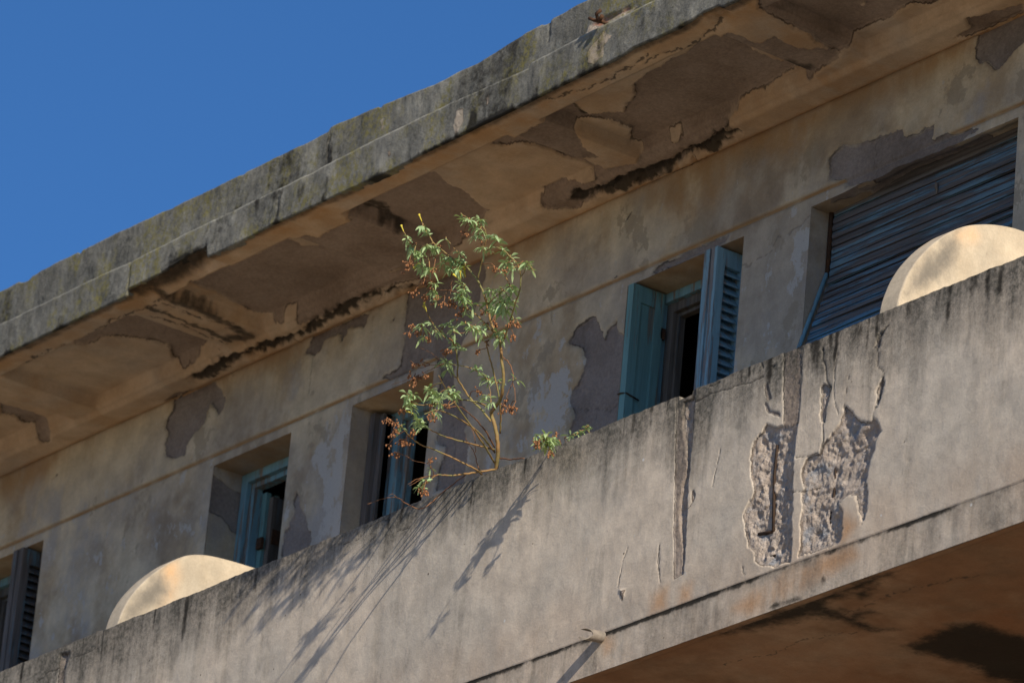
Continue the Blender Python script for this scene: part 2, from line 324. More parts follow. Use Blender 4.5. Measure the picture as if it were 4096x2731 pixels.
STAIN_W = [[(-0.990,1.601),(-0.578,1.597),(-0.317,1.597),(0.196,1.589),(0.378,1.482),(0.217,1.389),(0.109,1.326),(-0.254,1.455),(-0.444,1.261),(-0.642,1.219),(-0.967,1.412)],
 [(-0.317,1.597),(0.537,1.592),(1.375,1.563),(1.362,1.457),(0.999,1.394),(0.319,1.501)],
 [(-4.817,1.593),(-3.831,1.561),(-3.829,1.469),(-4.300,1.476),(-4.571,1.467)], [(-6.775,1.598),(-6.081,1.520),(-6.235,1.405),(-6.521,1.340),(-6.738,1.430)],
 [(-2.291,1.681),(-1.628,1.523),(-1.823,1.460),(-2.024,1.424),(-2.231,1.417)]]
CRACK_W = [[(-0.341,0.890),(-0.219,0.883),(-0.171,0.876),(-0.071,0.891),(-0.015,0.894),(0.025,0.952),(0.099,0.943),(0.259,0.991)],
 [(-3.740,1.411),(-3.748,1.266),(-3.744,1.208)], [(-1.431,0.499),(-1.288,0.470),(-1.185,0.429),(-1.089,0.449)], [(-1.288,0.470),(-1.274,0.395)],
 [(-2.478,0.840),(-2.428,0.544),(-2.422,0.436)], [(0.687,1.225),(0.689,1.118),(0.708,1.055)]]
CHIP5 = [(0.574,1.043),(0.655,1.032),(0.705,1.035),(0.774,1.042),(0.843,1.049),(0.921,1.060),(1.010,1.061),(1.109,1.044),(1.186,1.055),(1.304,1.039),(1.400,1.047),(1.495,1.049),(1.685,1.052)]
us = spans(XL, .25, -7.1, .01, -7.06, .01, -6.21, .01, -4.577, .01, -3.876, .01, -3.338, .01, -2.645, .01, -1.09, .01, -.219, .01, .268, .01, 1.688, .01, 2.5, .25, XR)
vs = spans(-1.6, .12, .25, .0105, HEAD, .01, 1.087, .002, 1.105, .01, 1.60)
X, Z = np.meshgrid(us, vs, indexing='ij')
jx = X + .012 * fbm(X * 45, Z * 45, 3, 1) * 2; jz = Z + .012 * fbm(X * 45 + 31, Z * 45 + 7, 3, 2) * 2
jx = X + .018 * fbm(X * 26, Z * 26, 4, 1) * 2; jz = Z + .018 * fbm(X * 26 + 31, Z * 26 + 7, 4, 2) * 2
pe = union(jx, jz, PEEL_W)
cr = np.full(X.shape, 1.)
for l in CRACK_W: cr = np.minimum(cr, pdist(X, Z, l, .02))
cra = 1 - sstep(.001, .0085, cr)
gro = sstep(1.086, 1.0895, Z) * (1 - sstep(1.1025, 1.106, Z)) * (1 - .75 * sstep(-.01, .01, pe))
dep = .017 * sstep(-.004, .004, pe) + .006 * fbm(X * 1.3, Z * 1.3, 3, 5) + sstep(0, .02, pe) * .005 * fbm(X * 55, Z * 55, 4, 8) + .013 * gro + .004 * cra
dep = dep - .006 * sstep(1.093, 1.11, Z)
Zd = Z.copy()
inx = (X > .3) & (X < 1.66)
chip = .022 * np.clip(fbm(X * 7, X * 0 + 3, 4, 77) + .12, 0, 1) * 2 * sstep(.45, .75, X) * (1 - sstep(1.4, 1.62, X))
Zd = np.where(inx, Z + chip * np.clip(1 - np.abs(Z - HEAD) / .045, 0, 1), Z)
st = np.zeros(X.shape)
for p in STAIN_W: st = np.maximum(st, sstep(-.10, .10, sdf(X, Z, p)))
st = np.maximum(st, gro * 1.3); st = np.maximum(st, .5 * sstep(1.45, 1.6, Z + .1 * fbm(X * 3, Z * 3, 3, 9)))
pal = sstep(-.06, .06, union(X, Z, PALE_W)) * 1.2 - .35 * sstep(1.05, 1.12, Z)
mo = .8 * (1 - sstep(0, .07, pdist(X, Z, [(-0.989,1.592),(-0.647,1.569),(-0.563,1.568)]))) + .5 * (1 - sstep(0, .05, pdist(X, Z, [(-1.190,1.568),(-0.627,1.561)])))
keep = np.ones((len(us) - 1, len(vs) - 1), bool)
mx = (us[:-1] + us[1:]) / 2; mz = (vs[:-1] + vs[1:]) / 2
for a, b in OPEN: keep[np.ix_((mx > a) & (mx < b), (mz < HEAD))] = False
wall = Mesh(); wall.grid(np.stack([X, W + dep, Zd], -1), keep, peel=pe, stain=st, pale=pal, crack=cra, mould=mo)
PEEL_J = [[(1.399,0.985),(1.467,0.965),(1.526,0.945),(1.602,0.935),(1.621,0.932),(1.634,0.680),(1.533,0.740),(1.481,0.779),(1.406,0.777),(1.385,0.870)]]
for i, (a, b) in enumerate(OPEN):
    rd = .11 if i == 4 else RD
    ys = spans(W + .001, .01, W + rd + .09); zz = spans(-1.6, .1, .2, .01, HEAD)
    for xj, fl in ((a, False), (b, True)):
        Y2, Z2 = np.meshgrid(ys, zz, indexing='ij')
        pj = union(Y2 + .02 * fbm(Y2 * 40, Z2 * 40, 3, 4), Z2 + .02 * fbm(Y2 * 40, Z2 * 40 + 9, 3, 4), PEEL_J) if (i == 1 and not fl) else np.full(Y2.shape, -1.)
        dj = .008 * sstep(-.004, .004, pj) + .004 * fbm(Y2 * 6 + i, Z2 * 2, 3, 21) * sstep(W, W + .03, Y2)
        wall.grid(np.stack([xj + (-dj if not fl else dj), Y2, Z2], -1), flip=not fl, peel=pj, pale=-.5, stain=.25 + .2 * fbm(Y2 * 5, Z2 * 3, 3, 6))
    xs = spans(a, .01, b); X2, Y2 = np.meshgrid(xs, ys, indexing='ij')
    pj = np.full(X2.shape, -1.); zc = np.full(X2.shape, HEAD); stn = .75
    if i == 4:
        ch = .022 * np.clip(fbm(X2 * 7, X2 * 0 + 3, 4, 77) + .12, 0, 1) * 2 * sstep(.45, .75, X2) * (1 - sstep(1.4, 1.62, X2))
        zc = zc + ch + .03 * sstep(.55, .75, X2) * sstep(W + .02, W + .09, Y2 + .05 * fbm(X2 * 8, Y2 * 8, 3, 6)); stn = .35
        pj = .06 - np.abs(X2 - .95) * .14 + .12 * fbm(X2 * 6, Y2 * 12, 4, 12)
    if i == 3: pj = -.02 + .05 * fbm(X2 * 8, Y2 * 8, 3, 2) - (Y2 - W) * .6
    wall.grid(np.stack([X2, Y2, zc], -1), flip=True, peel=pj, stain=stn, pale=-.5)
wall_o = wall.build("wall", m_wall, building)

# --- soffit of the roof overhang: coffers between cross ribs, with rotten cavities along the wall
RIBS = [(-8.6, .24), (-7.1, .24), (-5.61, .23), (-4.08, .33), (-2.62, .44), (-.93, .26), (.68, .36), (2.2, .3), (3.7, .3)]
SZ = 1.585
PEEL_S = [
 [(-5.141,0.650),(-4.935,0.646),(-4.792,0.655),(-4.665,0.701),(-4.543,0.653),(-4.459,0.676),(-4.331,0.738),(-4.343,0.856),(-4.336,1.018),(-4.336,1.149),(-4.525,1.193),(-4.658,1.208),(-4.721,1.166),(-4.650,1.109),(-4.594,1.053),(-4.609,0.960),(-4.669,0.842),(-4.744,0.762),(-4.855,0.770),(-4.931,0.755),(-4.968,0.696),(-5.051,0.676)],
 [(-3.786,0.611),(-3.697,0.594),(-3.502,0.636),(-3.361,0.679),(-3.248,0.697),(-3.102,0.674),(-3.036,0.663),(-2.978,0.692),(-2.989,0.752),(-3.013,0.777),(-2.902,0.865),(-2.877,0.829),(-2.911,0.740),(-2.962,0.706),(-2.939,0.656),(-2.870,0.625),(-2.747,0.642),(-2.728,0.707),(-2.573,0.684),(-2.438,0.691),(-2.413,0.656),(-2.309,0.659),(-2.251,0.677),(-2.122,0.636),(-1.845,0.640),(-1.784,0.651),(-2.481,1.162),(-2.712,1.331),(-2.931,1.255),(-3.145,1.232),(-3.370,1.250),(-3.586,1.278),(-3.684,1.240),(-3.612,1.180),(-3.740,1.190),(-3.758,1.211),(-3.815,1.197),(-3.860,1.157),(-3.892,1.116),(-3.874,0.997),(-3.847,0.898),(-3.824,0.821),(-3.823,0.723),(-3.816,0.657)],
 [(-2.159,0.655),(-1.847,0.649),(-1.776,0.703),(-1.843,0.821),(-1.851,0.934),(-1.896,1.014),(-1.934,1.081),(-1.945,1.152),(-2.009,1.176),(-2.278,1.220),(-2.422,1.256),(-2.727,1.276),(-3.186,1.292),(-3.469,1.256),(-2.677,0.695),(-2.601,0.703),(-2.446,0.699),(-2.420,0.651),(-2.281,0.666),(-2.235,0.687)],
 [(-1.329,0.700),(-1.248,0.677),(-1.116,0.653),(-0.821,0.637),(-0.695,0.634),(-0.659,0.691),(-0.682,0.718),(-0.713,0.808),(-0.656,0.848),(-0.608,0.868),(-0.571,0.914),(-0.510,0.876),(-0.407,0.852),(-0.319,0.887),(-0.227,0.832),(-0.129,0.737),(-0.165,0.727),(-0.049,0.720),(0.037,0.707),(0.163,0.710),(0.292,0.671),(0.415,0.684),(0.469,0.723),(0.451,0.842),(0.043,1.174),(-0.045,1.186),(-0.143,1.190),(-0.255,1.276),(-0.437,1.322),(-0.704,1.343),(-1.017,1.301),(-1.336,1.308),(-1.471,1.335),(-1.593,1.224),(-1.559,1.180),(-1.401,1.174),(-1.166,1.215),(-1.142,1.139),(-1.172,1.038),(-1.162,0.925),(-1.170,0.845),(-1.212,0.782),(-1.268,0.768)],
 [(-0.136,0.728),(0.063,0.729),(0.219,0.715),(0.331,0.672),(0.417,0.685),(0.403,0.817),(0.400,0.950),(0.399,1.063),(0.433,1.072),(0.419,1.149),(0.287,1.164),(0.159,1.184),(0.003,1.179),(-0.108,1.194),(-0.225,1.250),(-0.407,1.225),(-0.785,1.239),(-0.770,1.132),(-0.285,0.752)],
 [(0.504,0.643),(0.581,0.627),(0.574,0.752),(0.597,0.807),(0.686,0.790),(0.673,0.912),(0.699,0.992),(0.745,1.001),(0.781,1.101),(0.725,1.139),(0.648,1.147),(0.571,1.154),(0.430,1.206),(0.455,1.092),(0.481,0.958),(0.485,0.871),(0.465,0.785)],
 [(0.852,0.571),(0.835,0.686),(0.824,0.787),(0.819,0.893),(0.770,0.980),(0.777,1.086),(0.827,1.100),(0.999,1.104),(1.118,1.115),(1.216,1.087),(1.296,1.084),(1.334,1.153),(1.453,1.134),(1.599,1.054),(1.104,0.375)],
 [(1.477,1.243),(1.782,1.312),(1.688,1.396),(1.443,1.385),(1.349,1.364),(1.313,1.330),(1.432,1.310)],
 [(-5.976,0.894),(-5.965,1.000),(-5.954,1.107),(-5.958,1.215),(-6.057,1.269),(-6.107,1.254),(-6.071,1.173),(-6.134,1.147),(-6.079,1.054),(-6.105,0.976)],
 [(-5.075,1.369),(-4.928,1.336),(-4.826,1.371),(-4.848,1.406),(-5.009,1.400)],
]
KEEP_S = [[(-0.797,0.802),(-0.741,0.829),(-0.685,0.928),(-0.689,1.044),(-0.788,1.122),(-0.771,1.185),(-0.865,1.221),(-1.023,1.162),(-1.014,1.012),(-0.948,1.084),(-0.917,0.955),(-0.851,0.872)],
 [(-0.568,1.178),(-0.468,1.175),(-0.483,1.197),(-0.578,1.205)], [(-3.756,1.200),(-3.677,1.172),(-3.609,1.183),(-3.680,1.219),(-3.752,1.216)],
 [(-2.813,1.189),(-2.729,1.191),(-2.725,1.204),(-2.782,1.206),(-2.821,1.203)], [(1.108,0.942),(1.140,0.939),(1.125,0.958),(1.101,0.957)]]
ROT = [[(-4.691,1.289),(-4.550,1.284),(-4.339,1.266),(-4.112,1.290),(-3.767,1.320),(-3.484,1.299),(-3.221,1.290),(-3.005,1.313),(-2.821,1.357)],
       [(-1.379,1.267),(-1.238,1.283),(-0.949,1.299),(-0.679,1.326),(-0.438,1.306),(-0.260,1.278),(-0.187,1.286)]]
MOULD_S = [([(-4.073,0.463),(-3.929,0.543),(-3.947,0.625),(-3.933,0.809),(-3.977,1.016),(-4.018,1.179)], .035), ([(-4.104,0.607),(-4.122,0.937),(-4.151,1.136)], .02), ([(-4.097,1.127),(-4.068,1.179)], .05),
           ([(0.494,1.043),(0.522,1.114)], .05), ([(-2.329,0.807),(-2.298,0.631)], .03), ([(-2.364,0.642),(-2.369,0.800),(-2.397,0.959)], .025), ([(-0.663,0.677),(-0.722,0.789)], .02)]
BKN = [(XL, 1.54), (-4.40, 1.543), (-4.075, 1.537), (-4.068, 1.578), (-3.793, 1.579), (-3.615, 1.597), (-3.476, 1.609), (-3.361, 1.606), (-3.342, 1.54), (-3.145, 1.537), (-2.773, 1.547), (-1.867, 1.533), (-1.647, 1.537), (-1.089, 1.547),
       (-.85, 1.544), (-.353, 1.552), (-.042, 1.548), (.097, 1.562), (.424, 1.553), (.6, 1.572), (.7, 1.57), (.74, 1.55), (XR, 1.55)]
bk = np.array(BKN)
us = spans(XL, .25, -7.3, .01, 2.6, .25, XR); vs = spans(.462, .01, W + .012)
X, Y = np.meshgrid(us, vs, indexing='ij')
jx = X + .014 * fbm(X * 40, Y * 40, 3, 11) * 2; jy = Y + .014 * fbm(X * 40 + 3, Y * 40 + 17, 3, 12) * 2
pe = np.where(union(jx, jy, KEEP_S) > 0, -np.abs(union(jx, jy, KEEP_S)), union(jx, jy, PEEL_S))
kp = union(jx, jy, KEEP_S); pe = np.minimum(union(jx, jy, PEEL_S), np.where(kp > -.9, -kp, 1))
h = np.full(X.shape, .066)                                         # coffer panels
rib = np.zeros(X.shape)
for c_, w_ in RIBS: rib = np.maximum(rib, 1 - sstep(w_ / 2 - .006, w_ / 2 + .010, np.abs(X - c_)))
h = h * (1 - rib)
h = np.where(Y < .62, h * sstep(.60, .62, Y), h); band = sstep(1.18, 1.20, Y); h = h * (1 - band)
h = h - .02 * sstep(1.21, 1.24, Y) * (1 - sstep(1.36, 1.41, Y)) 
h = h + .018 * sstep(-.004, .004, pe) + .010 * fbm(X * 1.7, Y * 1.7, 3, 14) + sstep(0, .02, pe) * .006 * fbm(X * 50, Y * 50, 4, 15)
rot = np.full(X.shape, 1.)
for l in ROT: rot = np.minimum(rot, pdist(X, Y, l, .03, 31))
ra = 1 - sstep(.005, .05, rot + .06 * fbm(X * 6, Y * 9, 4, 94))
h = h + ra * (.03 + .06 * fbm(X * 25, Y * 25, 4, 16)) + (1 - sstep(.03, .10, rot)) * .03 * fbm(X * 30, Y * 30, 4, 19)
brk = np.interp(X, bk[:, 0], bk[:, 1]) - 1.545
h = h + np.clip(brk, 0, 1) * (1 - sstep(.50, .64, Y)) * (1.1 + .8 * fbm(X * 18, Y * 18, 3, 3))
rv = rot + .075 * fbm(X * 5, Y * 9, 4, 92) + .03 * fbm(X * 25, Y * 25, 3, 93)
mo = .95 * (1 - sstep(.0, .05, rv)) + .32 * (1 - sstep(.02, .14, rv))
for l, r in MOULD_S: mo = np.maximum(mo, .85 * (1 - sstep(r * .3, r * 2, pdist(X, Y, l, .03, 8))))
mo = np.maximum(mo, .75 * (1 - sstep(.47, .53, Y + .05 * fbm(X * 5, Y * 5, 3, 4)))); mo = np.maximum(mo, sstep(.01, .04, brk) * (1 - sstep(.5, .62, Y)))
st = .35 + .9 * fbm(X * 1.6, Y * 3, 4, 22) + .5 * (1 - sstep(.5, .66, Y)) + .75 * sstep(1.34, 1.40, Y + .02 * fbm(X * 3, Y * 3, 2, 4)) + .25 * rib
crk = np.full(X.shape, 1.)
redge = np.full(X.shape, 1.)
for c_, w_ in RIBS: redge = np.minimum(redge, np.abs(np.abs(X + .012 * fbm(X * 12, Y * 12, 3, 7) - c_) - w_ / 2 - .004))
redge = np.where((Y > .6) & (Y < 1.19), redge, 1.); redge = np.minimum(redge, np.abs(Y + .01 * fbm(X * 9, Y * 9, 3, 5) - 1.188) + .004)
for l in ([(x0, .60 + .02 * math.sin(x0 * 9)) for x0 in np.linspace(-5.3, -3.9, 9)], [(.05, .56), (.35, .60), (.62, .55)], [(-.6, .5), (-.3, .57), (.1, .53)], [(-4.0, .64), (-4.02, .9), (-3.97, 1.12)], [(-4.2, .66), (-4.17, .9), (-4.21, 1.15)]):
    crk = np.minimum(crk, pdist(X, Y, l, .03, 5))
cra = np.maximum(1 - sstep(.002, .011, crk), .8 * (1 - sstep(.003, .012, redge)) * np.clip(.45 + 1.6 * fbm(X * 3, Y * 3, 4, 55), 0, 1))  # rib edges: grime plus crease shade painted as dark lines into the crack mask
so_ = Mesh(); so_.grid(np.stack([X, Y, SZ - .045 + h + .006 * cra], -1), flip=True, peel=pe, stain=np.clip(st, 0, 1), mould=mo, crack=cra)
so_.build("soffit", m_soffit, building)

# --- cornice: two stepped bands, chipped lower edge, uneven top
TKN = np.array([(XL, 1.98), (-5.425, 1.98), (-4.38, 1.981), (-3.38, 1.96), (-2.437, 1.958), (-2.428, 1.978), (-1.963, 1.957), (-1.53, 1.926), (-1.183, 1.928), (-.846, 1.96), (-.38, 1.975), (XR, 1.975)])
SKN = np.array([(XL, 1.735), (-4.352, 1.736), (-4.078, 1.729), (-3.512, 1.736), (-2.806, 1.732), (-2.51, 1.731), (-1.94, 1.744), (-1.421, 1.741), (-.71, 1.722), (-.689, 1.745), (-.367, 1.753), (.1, 1.757), (XR, 1.757)])
us = spans(XL, .2, -6.2, .0095, 1.2, .2, XR)
prof = [(.50, 0, 0.02, 0)] + [(.452, 0, t, 0) for t in np.linspace(0, 1, 20)] + [(.503, 0, 1., 1)] + [(.503, 1, t, 1) for t in np.linspace(0.02, 1, 24)] + [(.60, 1, 1.0, 2), (1.5, 1, 1., 2)]
P = np.zeros((len(us), len(prof), 3)); bo = np.interp(us, bk[:, 0], bk[:, 1]); sp = np.interp(us, SKN[:, 0], SKN[:, 1]); tp = np.interp(us, TKN[:, 0], TKN[:, 1])
bo = bo + .007 * fbm(us * 22, us * 0 + 2, 4, 41); tp = tp + .007 * fbm(us * 11, us * 0 + 4, 4, 42); sp = sp + .005 * fbm(us * 15, us * 0 + 6, 3, 43)
notch = np.clip(fbm(us * 6, us * 0 + 9, 3, 47) - .22, 0, 1) * .12; tp = tp - notch
for j, (y_, seg, t, kd) in enumerate(prof):
    P[:, j, 0] = us; P[:, j, 1] = y_
    P[:, j, 2] = bo + (sp - bo) * t if (seg == 0) else sp + (tp - sp) * t
X = P[..., 0]; Zc = P[..., 2]
P[..., 1] += np.where(P[..., 1] < .52, .010 * fbm(X * 9, Zc * 9, 5, 44) + .006 * fbm(X * 2, Zc * 2, 3, 45), 0)
pat = [[(-0.258,1.652),(-0.214,1.686),(-0.147,1.721),(-0.082,1.675),(-0.136,1.637),(-0.142,1.590),(-0.200,1.577),(-0.251,1.602)], [(-1.285,1.681),(-1.221,1.677),(-1.211,1.608),(-1.252,1.547),(-1.285,1.598)],
       [(-1.045,1.679),(-1.020,1.679),(-1.013,1.644),(-1.032,1.634)], [(-0.377,1.795),(-0.315,1.832),(-0.226,1.843),(-0.094,1.831),(-0.047,1.835),(0.041,1.798),(-0.076,1.784),(-0.182,1.779),(-0.291,1.783)], [(-1.991,1.878),(-1.964,1.873),(-1.953,1.823),(-1.975,1.822)], [(-1.827,1.652),(-1.801,1.648),(-1.792,1.616),(-1.815,1.615)]]
pe = union(X + .03 * fbm(X * 30, Zc * 30, 3, 48), Zc + .03 * fbm(X * 30 + 5, Zc * 30, 3, 49), pat)
brick = sdf(X + .02 * fbm(X * 30, Zc * 30, 3, 48), Zc, [(-0.315,1.832),(-0.226,1.843),(-0.094,1.831),(-0.047,1.835),(-0.009,1.814),(-0.103,1.814),(-0.198,1.805),(-0.257,1.804)])
P[..., 1] += np.where(P[..., 1] < .52, .012 * sstep(-.005, .01, brick), 0)
jl = np.full(X.shape, 1.)
for l in ([(-4.069,1.731),(-4.062,1.650),(-4.068,1.580)], [(-2.421,1.973),(-2.424,1.886),(-2.435,1.772)], [(-0.704,1.721),(-0.683,1.702),(-0.688,1.654)], [(-2.751,1.704),(-2.746,1.572)], [(-0.653,1.952),(-0.646,1.851)],
          [(-3.793,1.579),(-3.707,1.609),(-3.538,1.598),(-3.464,1.616),(-3.388,1.620)]):
    jl = np.minimum(jl, pdist(X, Zc, l, .015, 6))
cra = .7 * (1 - sstep(.001, .008, jl)); P[..., 1] += np.where(P[..., 1] < .52, .008 * cra, 0)
segz = np.where((np.arange(len(prof))[None, :] <= 20), (sp[:, None] - Zc) / .2, (tp[:, None] - Zc) / .24)
di = np.clip(.72 + .3 * fbm(X * .8, Zc * .8, 3, 51) - .25 * segz * 0 + .2 * fbm(X * 4, Zc * 2, 3, 52), 0, 1)
stj = np.full(X.shape, 1.)
for l in ([(-2.726,1.705),(-2.738,1.562)], [(-2.316,1.655),(-2.336,1.562)], [(-2.437,1.960),(-2.423,1.768)], [(-1.134,1.600),(-1.153,1.557)]): stj = np.minimum(stj, pdist(X, Zc, l, .02, 6))
mo = .55 * (1 - sstep(.0, .05, stj + .03 * fbm(X * 20, Zc * 8, 3, 77))) + .35 * (1 - sstep(0, .035, np.abs(Zc - bo[:, None]))) + .5 * sstep(.03, .22, fbm(X * 1.6, Zc * 2.2, 4, 53) + .35 * fbm(X * 14, Zc * 3, 3, 54))
edge = np.exp(-np.abs(Zc - sp[:, None]) / .006); di = di * (1 - .8 * edge) * (1 - .85 * sstep(-.006, .012, pe))
co_ = Mesh(); co_.grid(P, peel=np.where(brick > -.003, -.5, pe), dirt=di, mould=mo, crack=cra, stain=1.6 * sstep(-.005, .005, brick))
for xe in (XL, XR): co_.quad((xe, .46, 1.55), (xe, 1.5, 1.55), (xe, 1.5, 1.97), (xe, .46, 1.97))
cornice = co_.build("cornice", m_corn, building)
hk = Mesh()
hk.tube([(-.165, .55, 1.775), (-.165, .47, 1.778), (-.17, .43, 1.783), (-.155, .41, 1.80), (-.13, .415, 1.812)], .009, 6)
hk.tube([(-.165, .46, 1.778), (-.20, .43, 1.79), (-.225, .42, 1.805)], .008, 6); hk.tube([(-.165, .44, 1.78), (-.14, .42, 1.768), (-.11, .41, 1.775)], .010, 6)
ho = hk.build("iron_hook", m_rust, cornice)

# --- balcony: parapet face, lower band, top, underside
DEEP = [[(2.073,-0.943),(2.061,-1.094),(2.074,-1.327),(2.092,-1.552),(2.019,-1.541),(2.009,-1.554),(1.893,-1.518),(1.855,-1.485),(1.845,-1.445),(1.801,-1.403),(1.770,-1.326),(1.754,-1.269),(1.770,-1.226),(1.812,-1.191),(1.822,-1.178),(1.783,-1.083),(1.777,-0.981),(1.796,-0.947),(1.833,-0.922),(1.870,-0.893),(1.918,-0.917),(1.983,-0.938),(2.022,-0.941)],
 [(2.148,-1.497),(2.134,-1.532),(2.141,-1.541),(2.340,-1.549),(2.394,-1.544),(2.410,-1.488),(2.397,-1.409),(2.371,-1.365),(2.408,-1.352),(2.485,-1.360),(2.502,-1.421),(2.537,-1.501),(2.547,-1.440),(2.551,-1.366),(2.536,-1.325),(2.546,-1.259),(2.578,-1.200),(2.579,-1.155),(2.615,-1.127),(2.589,-1.082),(2.553,-1.050),(2.532,-1.059),(2.476,-1.044),(2.428,-0.993),(2.374,-0.948),(2.371,-0.978),(2.352,-1.011),(2.322,-1.041),(2.286,-1.062),(2.259,-1.070),(2.238,-1.087),(2.231,-1.124),(2.163,-1.113),(2.132,-1.136),(2.119,-1.171),(2.130,-1.219),(2.154,-1.241),(2.129,-1.265),(2.139,-1.305),(2.134,-1.365),(2.134,-1.418)],
 [(2.212,-0.827),(2.228,-0.816),(2.251,-0.830),(2.269,-0.843),(2.268,-0.889),(2.250,-0.930),(2.251,-0.991),(2.227,-0.977),(2.214,-0.905)],
 [(1.282,-0.620),(1.354,-0.623),(1.363,-0.753),(1.360,-0.878),(1.349,-0.986),(1.371,-1.148),(1.373,-1.304),(1.371,-1.416),(1.354,-1.299),(1.319,-1.174),(1.315,-1.094),(1.324,-1.018),(1.346,-0.961),(1.327,-0.846),(1.304,-0.800),(1.290,-0.733),(1.279,-0.690)],
 [(2.575,-0.934),(2.602,-0.881),(2.611,-0.913),(2.595,-0.978),(2.572,-1.017)], [(2.545,-0.739),(2.557,-0.692),(2.604,-0.667),(2.570,-0.707),(2.570,-0.750)],
 [(-3.533,-0.638),(-3.460,-0.640),(-3.462,-0.678),(-3.495,-0.723),(-3.519,-0.721),(-3.517,-0.680)]]
SHAL = [[(1.945,-0.586),(2.066,-0.602),(2.079,-0.837),(2.073,-0.943),(2.022,-0.941),(1.983,-0.938)],
 [(1.232,-0.590),(1.363,-0.598),(1.363,-0.650),(1.369,-0.873),(1.364,-1.029),(1.374,-1.227),(1.382,-1.430),(1.315,-1.437),(1.291,-1.206),(1.261,-0.884),(1.247,-0.722)],
 [(-3.541,-0.630),(-3.449,-0.639),(-3.458,-0.679),(-3.473,-0.736),(-3.462,-0.829),(-3.522,-0.815),(-3.533,-0.699)],
 [(1.839,-0.709),(1.852,-0.705),(1.879,-0.767),(1.890,-0.786),(1.865,-0.790),(1.843,-0.749)], [(1.846,-0.797),(1.853,-0.791),(1.887,-0.839),(1.946,-0.863),(1.960,-0.886),(1.913,-0.865),(1.870,-0.842)],
 [(1.394,-1.064),(1.408,-1.063),(1.420,-1.090),(1.406,-1.118),(1.397,-1.092)], [(0.949,-1.406),(0.990,-1.403),(0.973,-1.455)], [(2.196,-0.649),(2.208,-0.649),(2.207,-0.671)],
 [(1.871,-0.636),(1.900,-0.638),(1.889,-0.649)], [(2.762,-1.204),(2.773,-1.210),(2.765,-1.221)], [(2.791,-1.294),(2.813,-1.301),(2.803,-1.304)]]
CRK = [([(1.364,-0.658),(1.428,-0.651),(1.510,-0.654),(1.580,-0.662),(1.650,-0.665),(1.744,-0.675),(1.823,-0.669)], .006), ([(2.615,-0.666),(2.558,-0.700),(2.551,-0.740),(2.570,-0.773),(2.564,-0.824),(2.607,-0.874),(2.595,-0.917),(2.582,-0.959),(2.570,-1.001),(2.559,-1.051)], .007),
 ([(2.305,-0.698),(2.291,-0.787),(2.299,-0.897),(2.332,-0.975)], .004), ([(2.389,-0.822),(2.379,-0.888),(2.369,-0.954)], .004), ([(1.205,-1.254),(1.204,-1.340),(1.226,-1.423)], .004), ([(0.979,-1.206),(0.953,-1.272),(0.933,-1.384)], .004),
 ([(1.203,-1.253),(1.193,-1.331),(1.229,-1.430)], .004), ([(2.205,-0.647),(2.211,-0.703),(2.230,-0.732),(2.243,-0.805),(2.275,-0.844),(2.245,-0.928),(2.240,-0.988),(2.247,-1.067),(2.230,-1.116)], .008), ([(2.060,-1.243),(2.133,-1.255),(2.217,-1.257)], .004),
 ([(2.072,-1.093),(2.152,-1.110),(2.219,-1.113)], .004), ([(2.072,-0.606),(2.079,-0.837),(2.073,-0.943)], .004), ([(1.946,-0.590),(1.982,-0.935)], .004), ([(-3.439,-0.675),(-3.344,-0.690),(-3.267,-0.685),(-3.189,-0.688)], .005),
 ([(-3.524,-0.709),(-3.590,-0.709),(-3.631,-0.707),(-3.680,-0.726),(-3.731,-0.737)], .006), ([(1.458,-0.612),(1.528,-0.614)], .007), ([(1.368,-1.147),(1.396,-1.131),(1.412,-1.104)], .004),
 ([(-0.768,-0.701),(-0.709,-0.710),(-0.652,-0.703)], .004), ([(-0.976,-0.621),(-0.898,-0.620),(-0.818,-0.631)], .004), ([(-1.197,-0.661),(-1.058,-0.665),(-0.976,-0.621)], .003), ([(1.819,-0.629),(1.792,-0.590)], .006), ([(1.570,-0.926),(1.549,-0.998),(1.535,-1.081)], .004), ([(1.769,-1.482),(1.780,-1.520),(1.795,-1.537)], .004)]
ORANGE = [[(2.389,-1.411),(2.497,-1.490),(2.463,-1.525),(2.427,-1.542),(2.403,-1.548)], [(1.724,-1.664),(1.912,-1.605),(2.102,-1.578),(2.480,-1.572),(2.523,-1.634),(2.302,-1.674),(1.988,-1.710),(1.834,-1.717)], [(0.869,-1.585),(0.950,-1.577),(0.946,-1.648),(0.878,-1.659)],
          [(1.360,-1.488),(1.440,-1.490),(1.435,-1.560),(1.368,-1.561)], [(1.170,-1.478),(1.277,-1.468),(1.288,-1.560),(1.179,-1.551)]]
PT, PL, PB = -.6, -1.563, -1.735
us = spans(XL, .2, -5.2, .012, -3.2, .009, .75, .0052, 2.35, .009, 3.75, .2, XR)
vs = np.concatenate([spans(PB, .009, PL - .001), spans(PL + .003, .0055, -.66, .0045, PT)])
X, Z = np.meshgrid(us, vs, indexing='ij')
jx = X + .012 * fbm(X * 50, Z * 50, 4, 61) * 2; jz = Z + .012 * fbm(X * 50 + 31, Z * 50 + 7, 4, 62) * 2
upm = (Z > PL).astype(float)
dp = union(jx, jz, DEEP); dp = np.where(Z > PL + .004, dp, -1.); sh = np.where(Z > PL, union(X + .006 * fbm(X * 60, Z * 60, 3, 3) * 2, Z, SHAL), -1.)
pe = np.maximum(dp, sh)
cra = np.zeros(X.shape)
for l, r in CRK: cra = np.maximum(cra, 1 - sstep(r * .25, r * .95, pdist(X, Z, l, .008, 9)))
cra *= upm
dep = .003 * (1 - upm) + .007 * fbm(X * 1.1, Z * 1.1, 3, 63) + .0025 * fbm(X * 12, Z * 12, 3, 64)
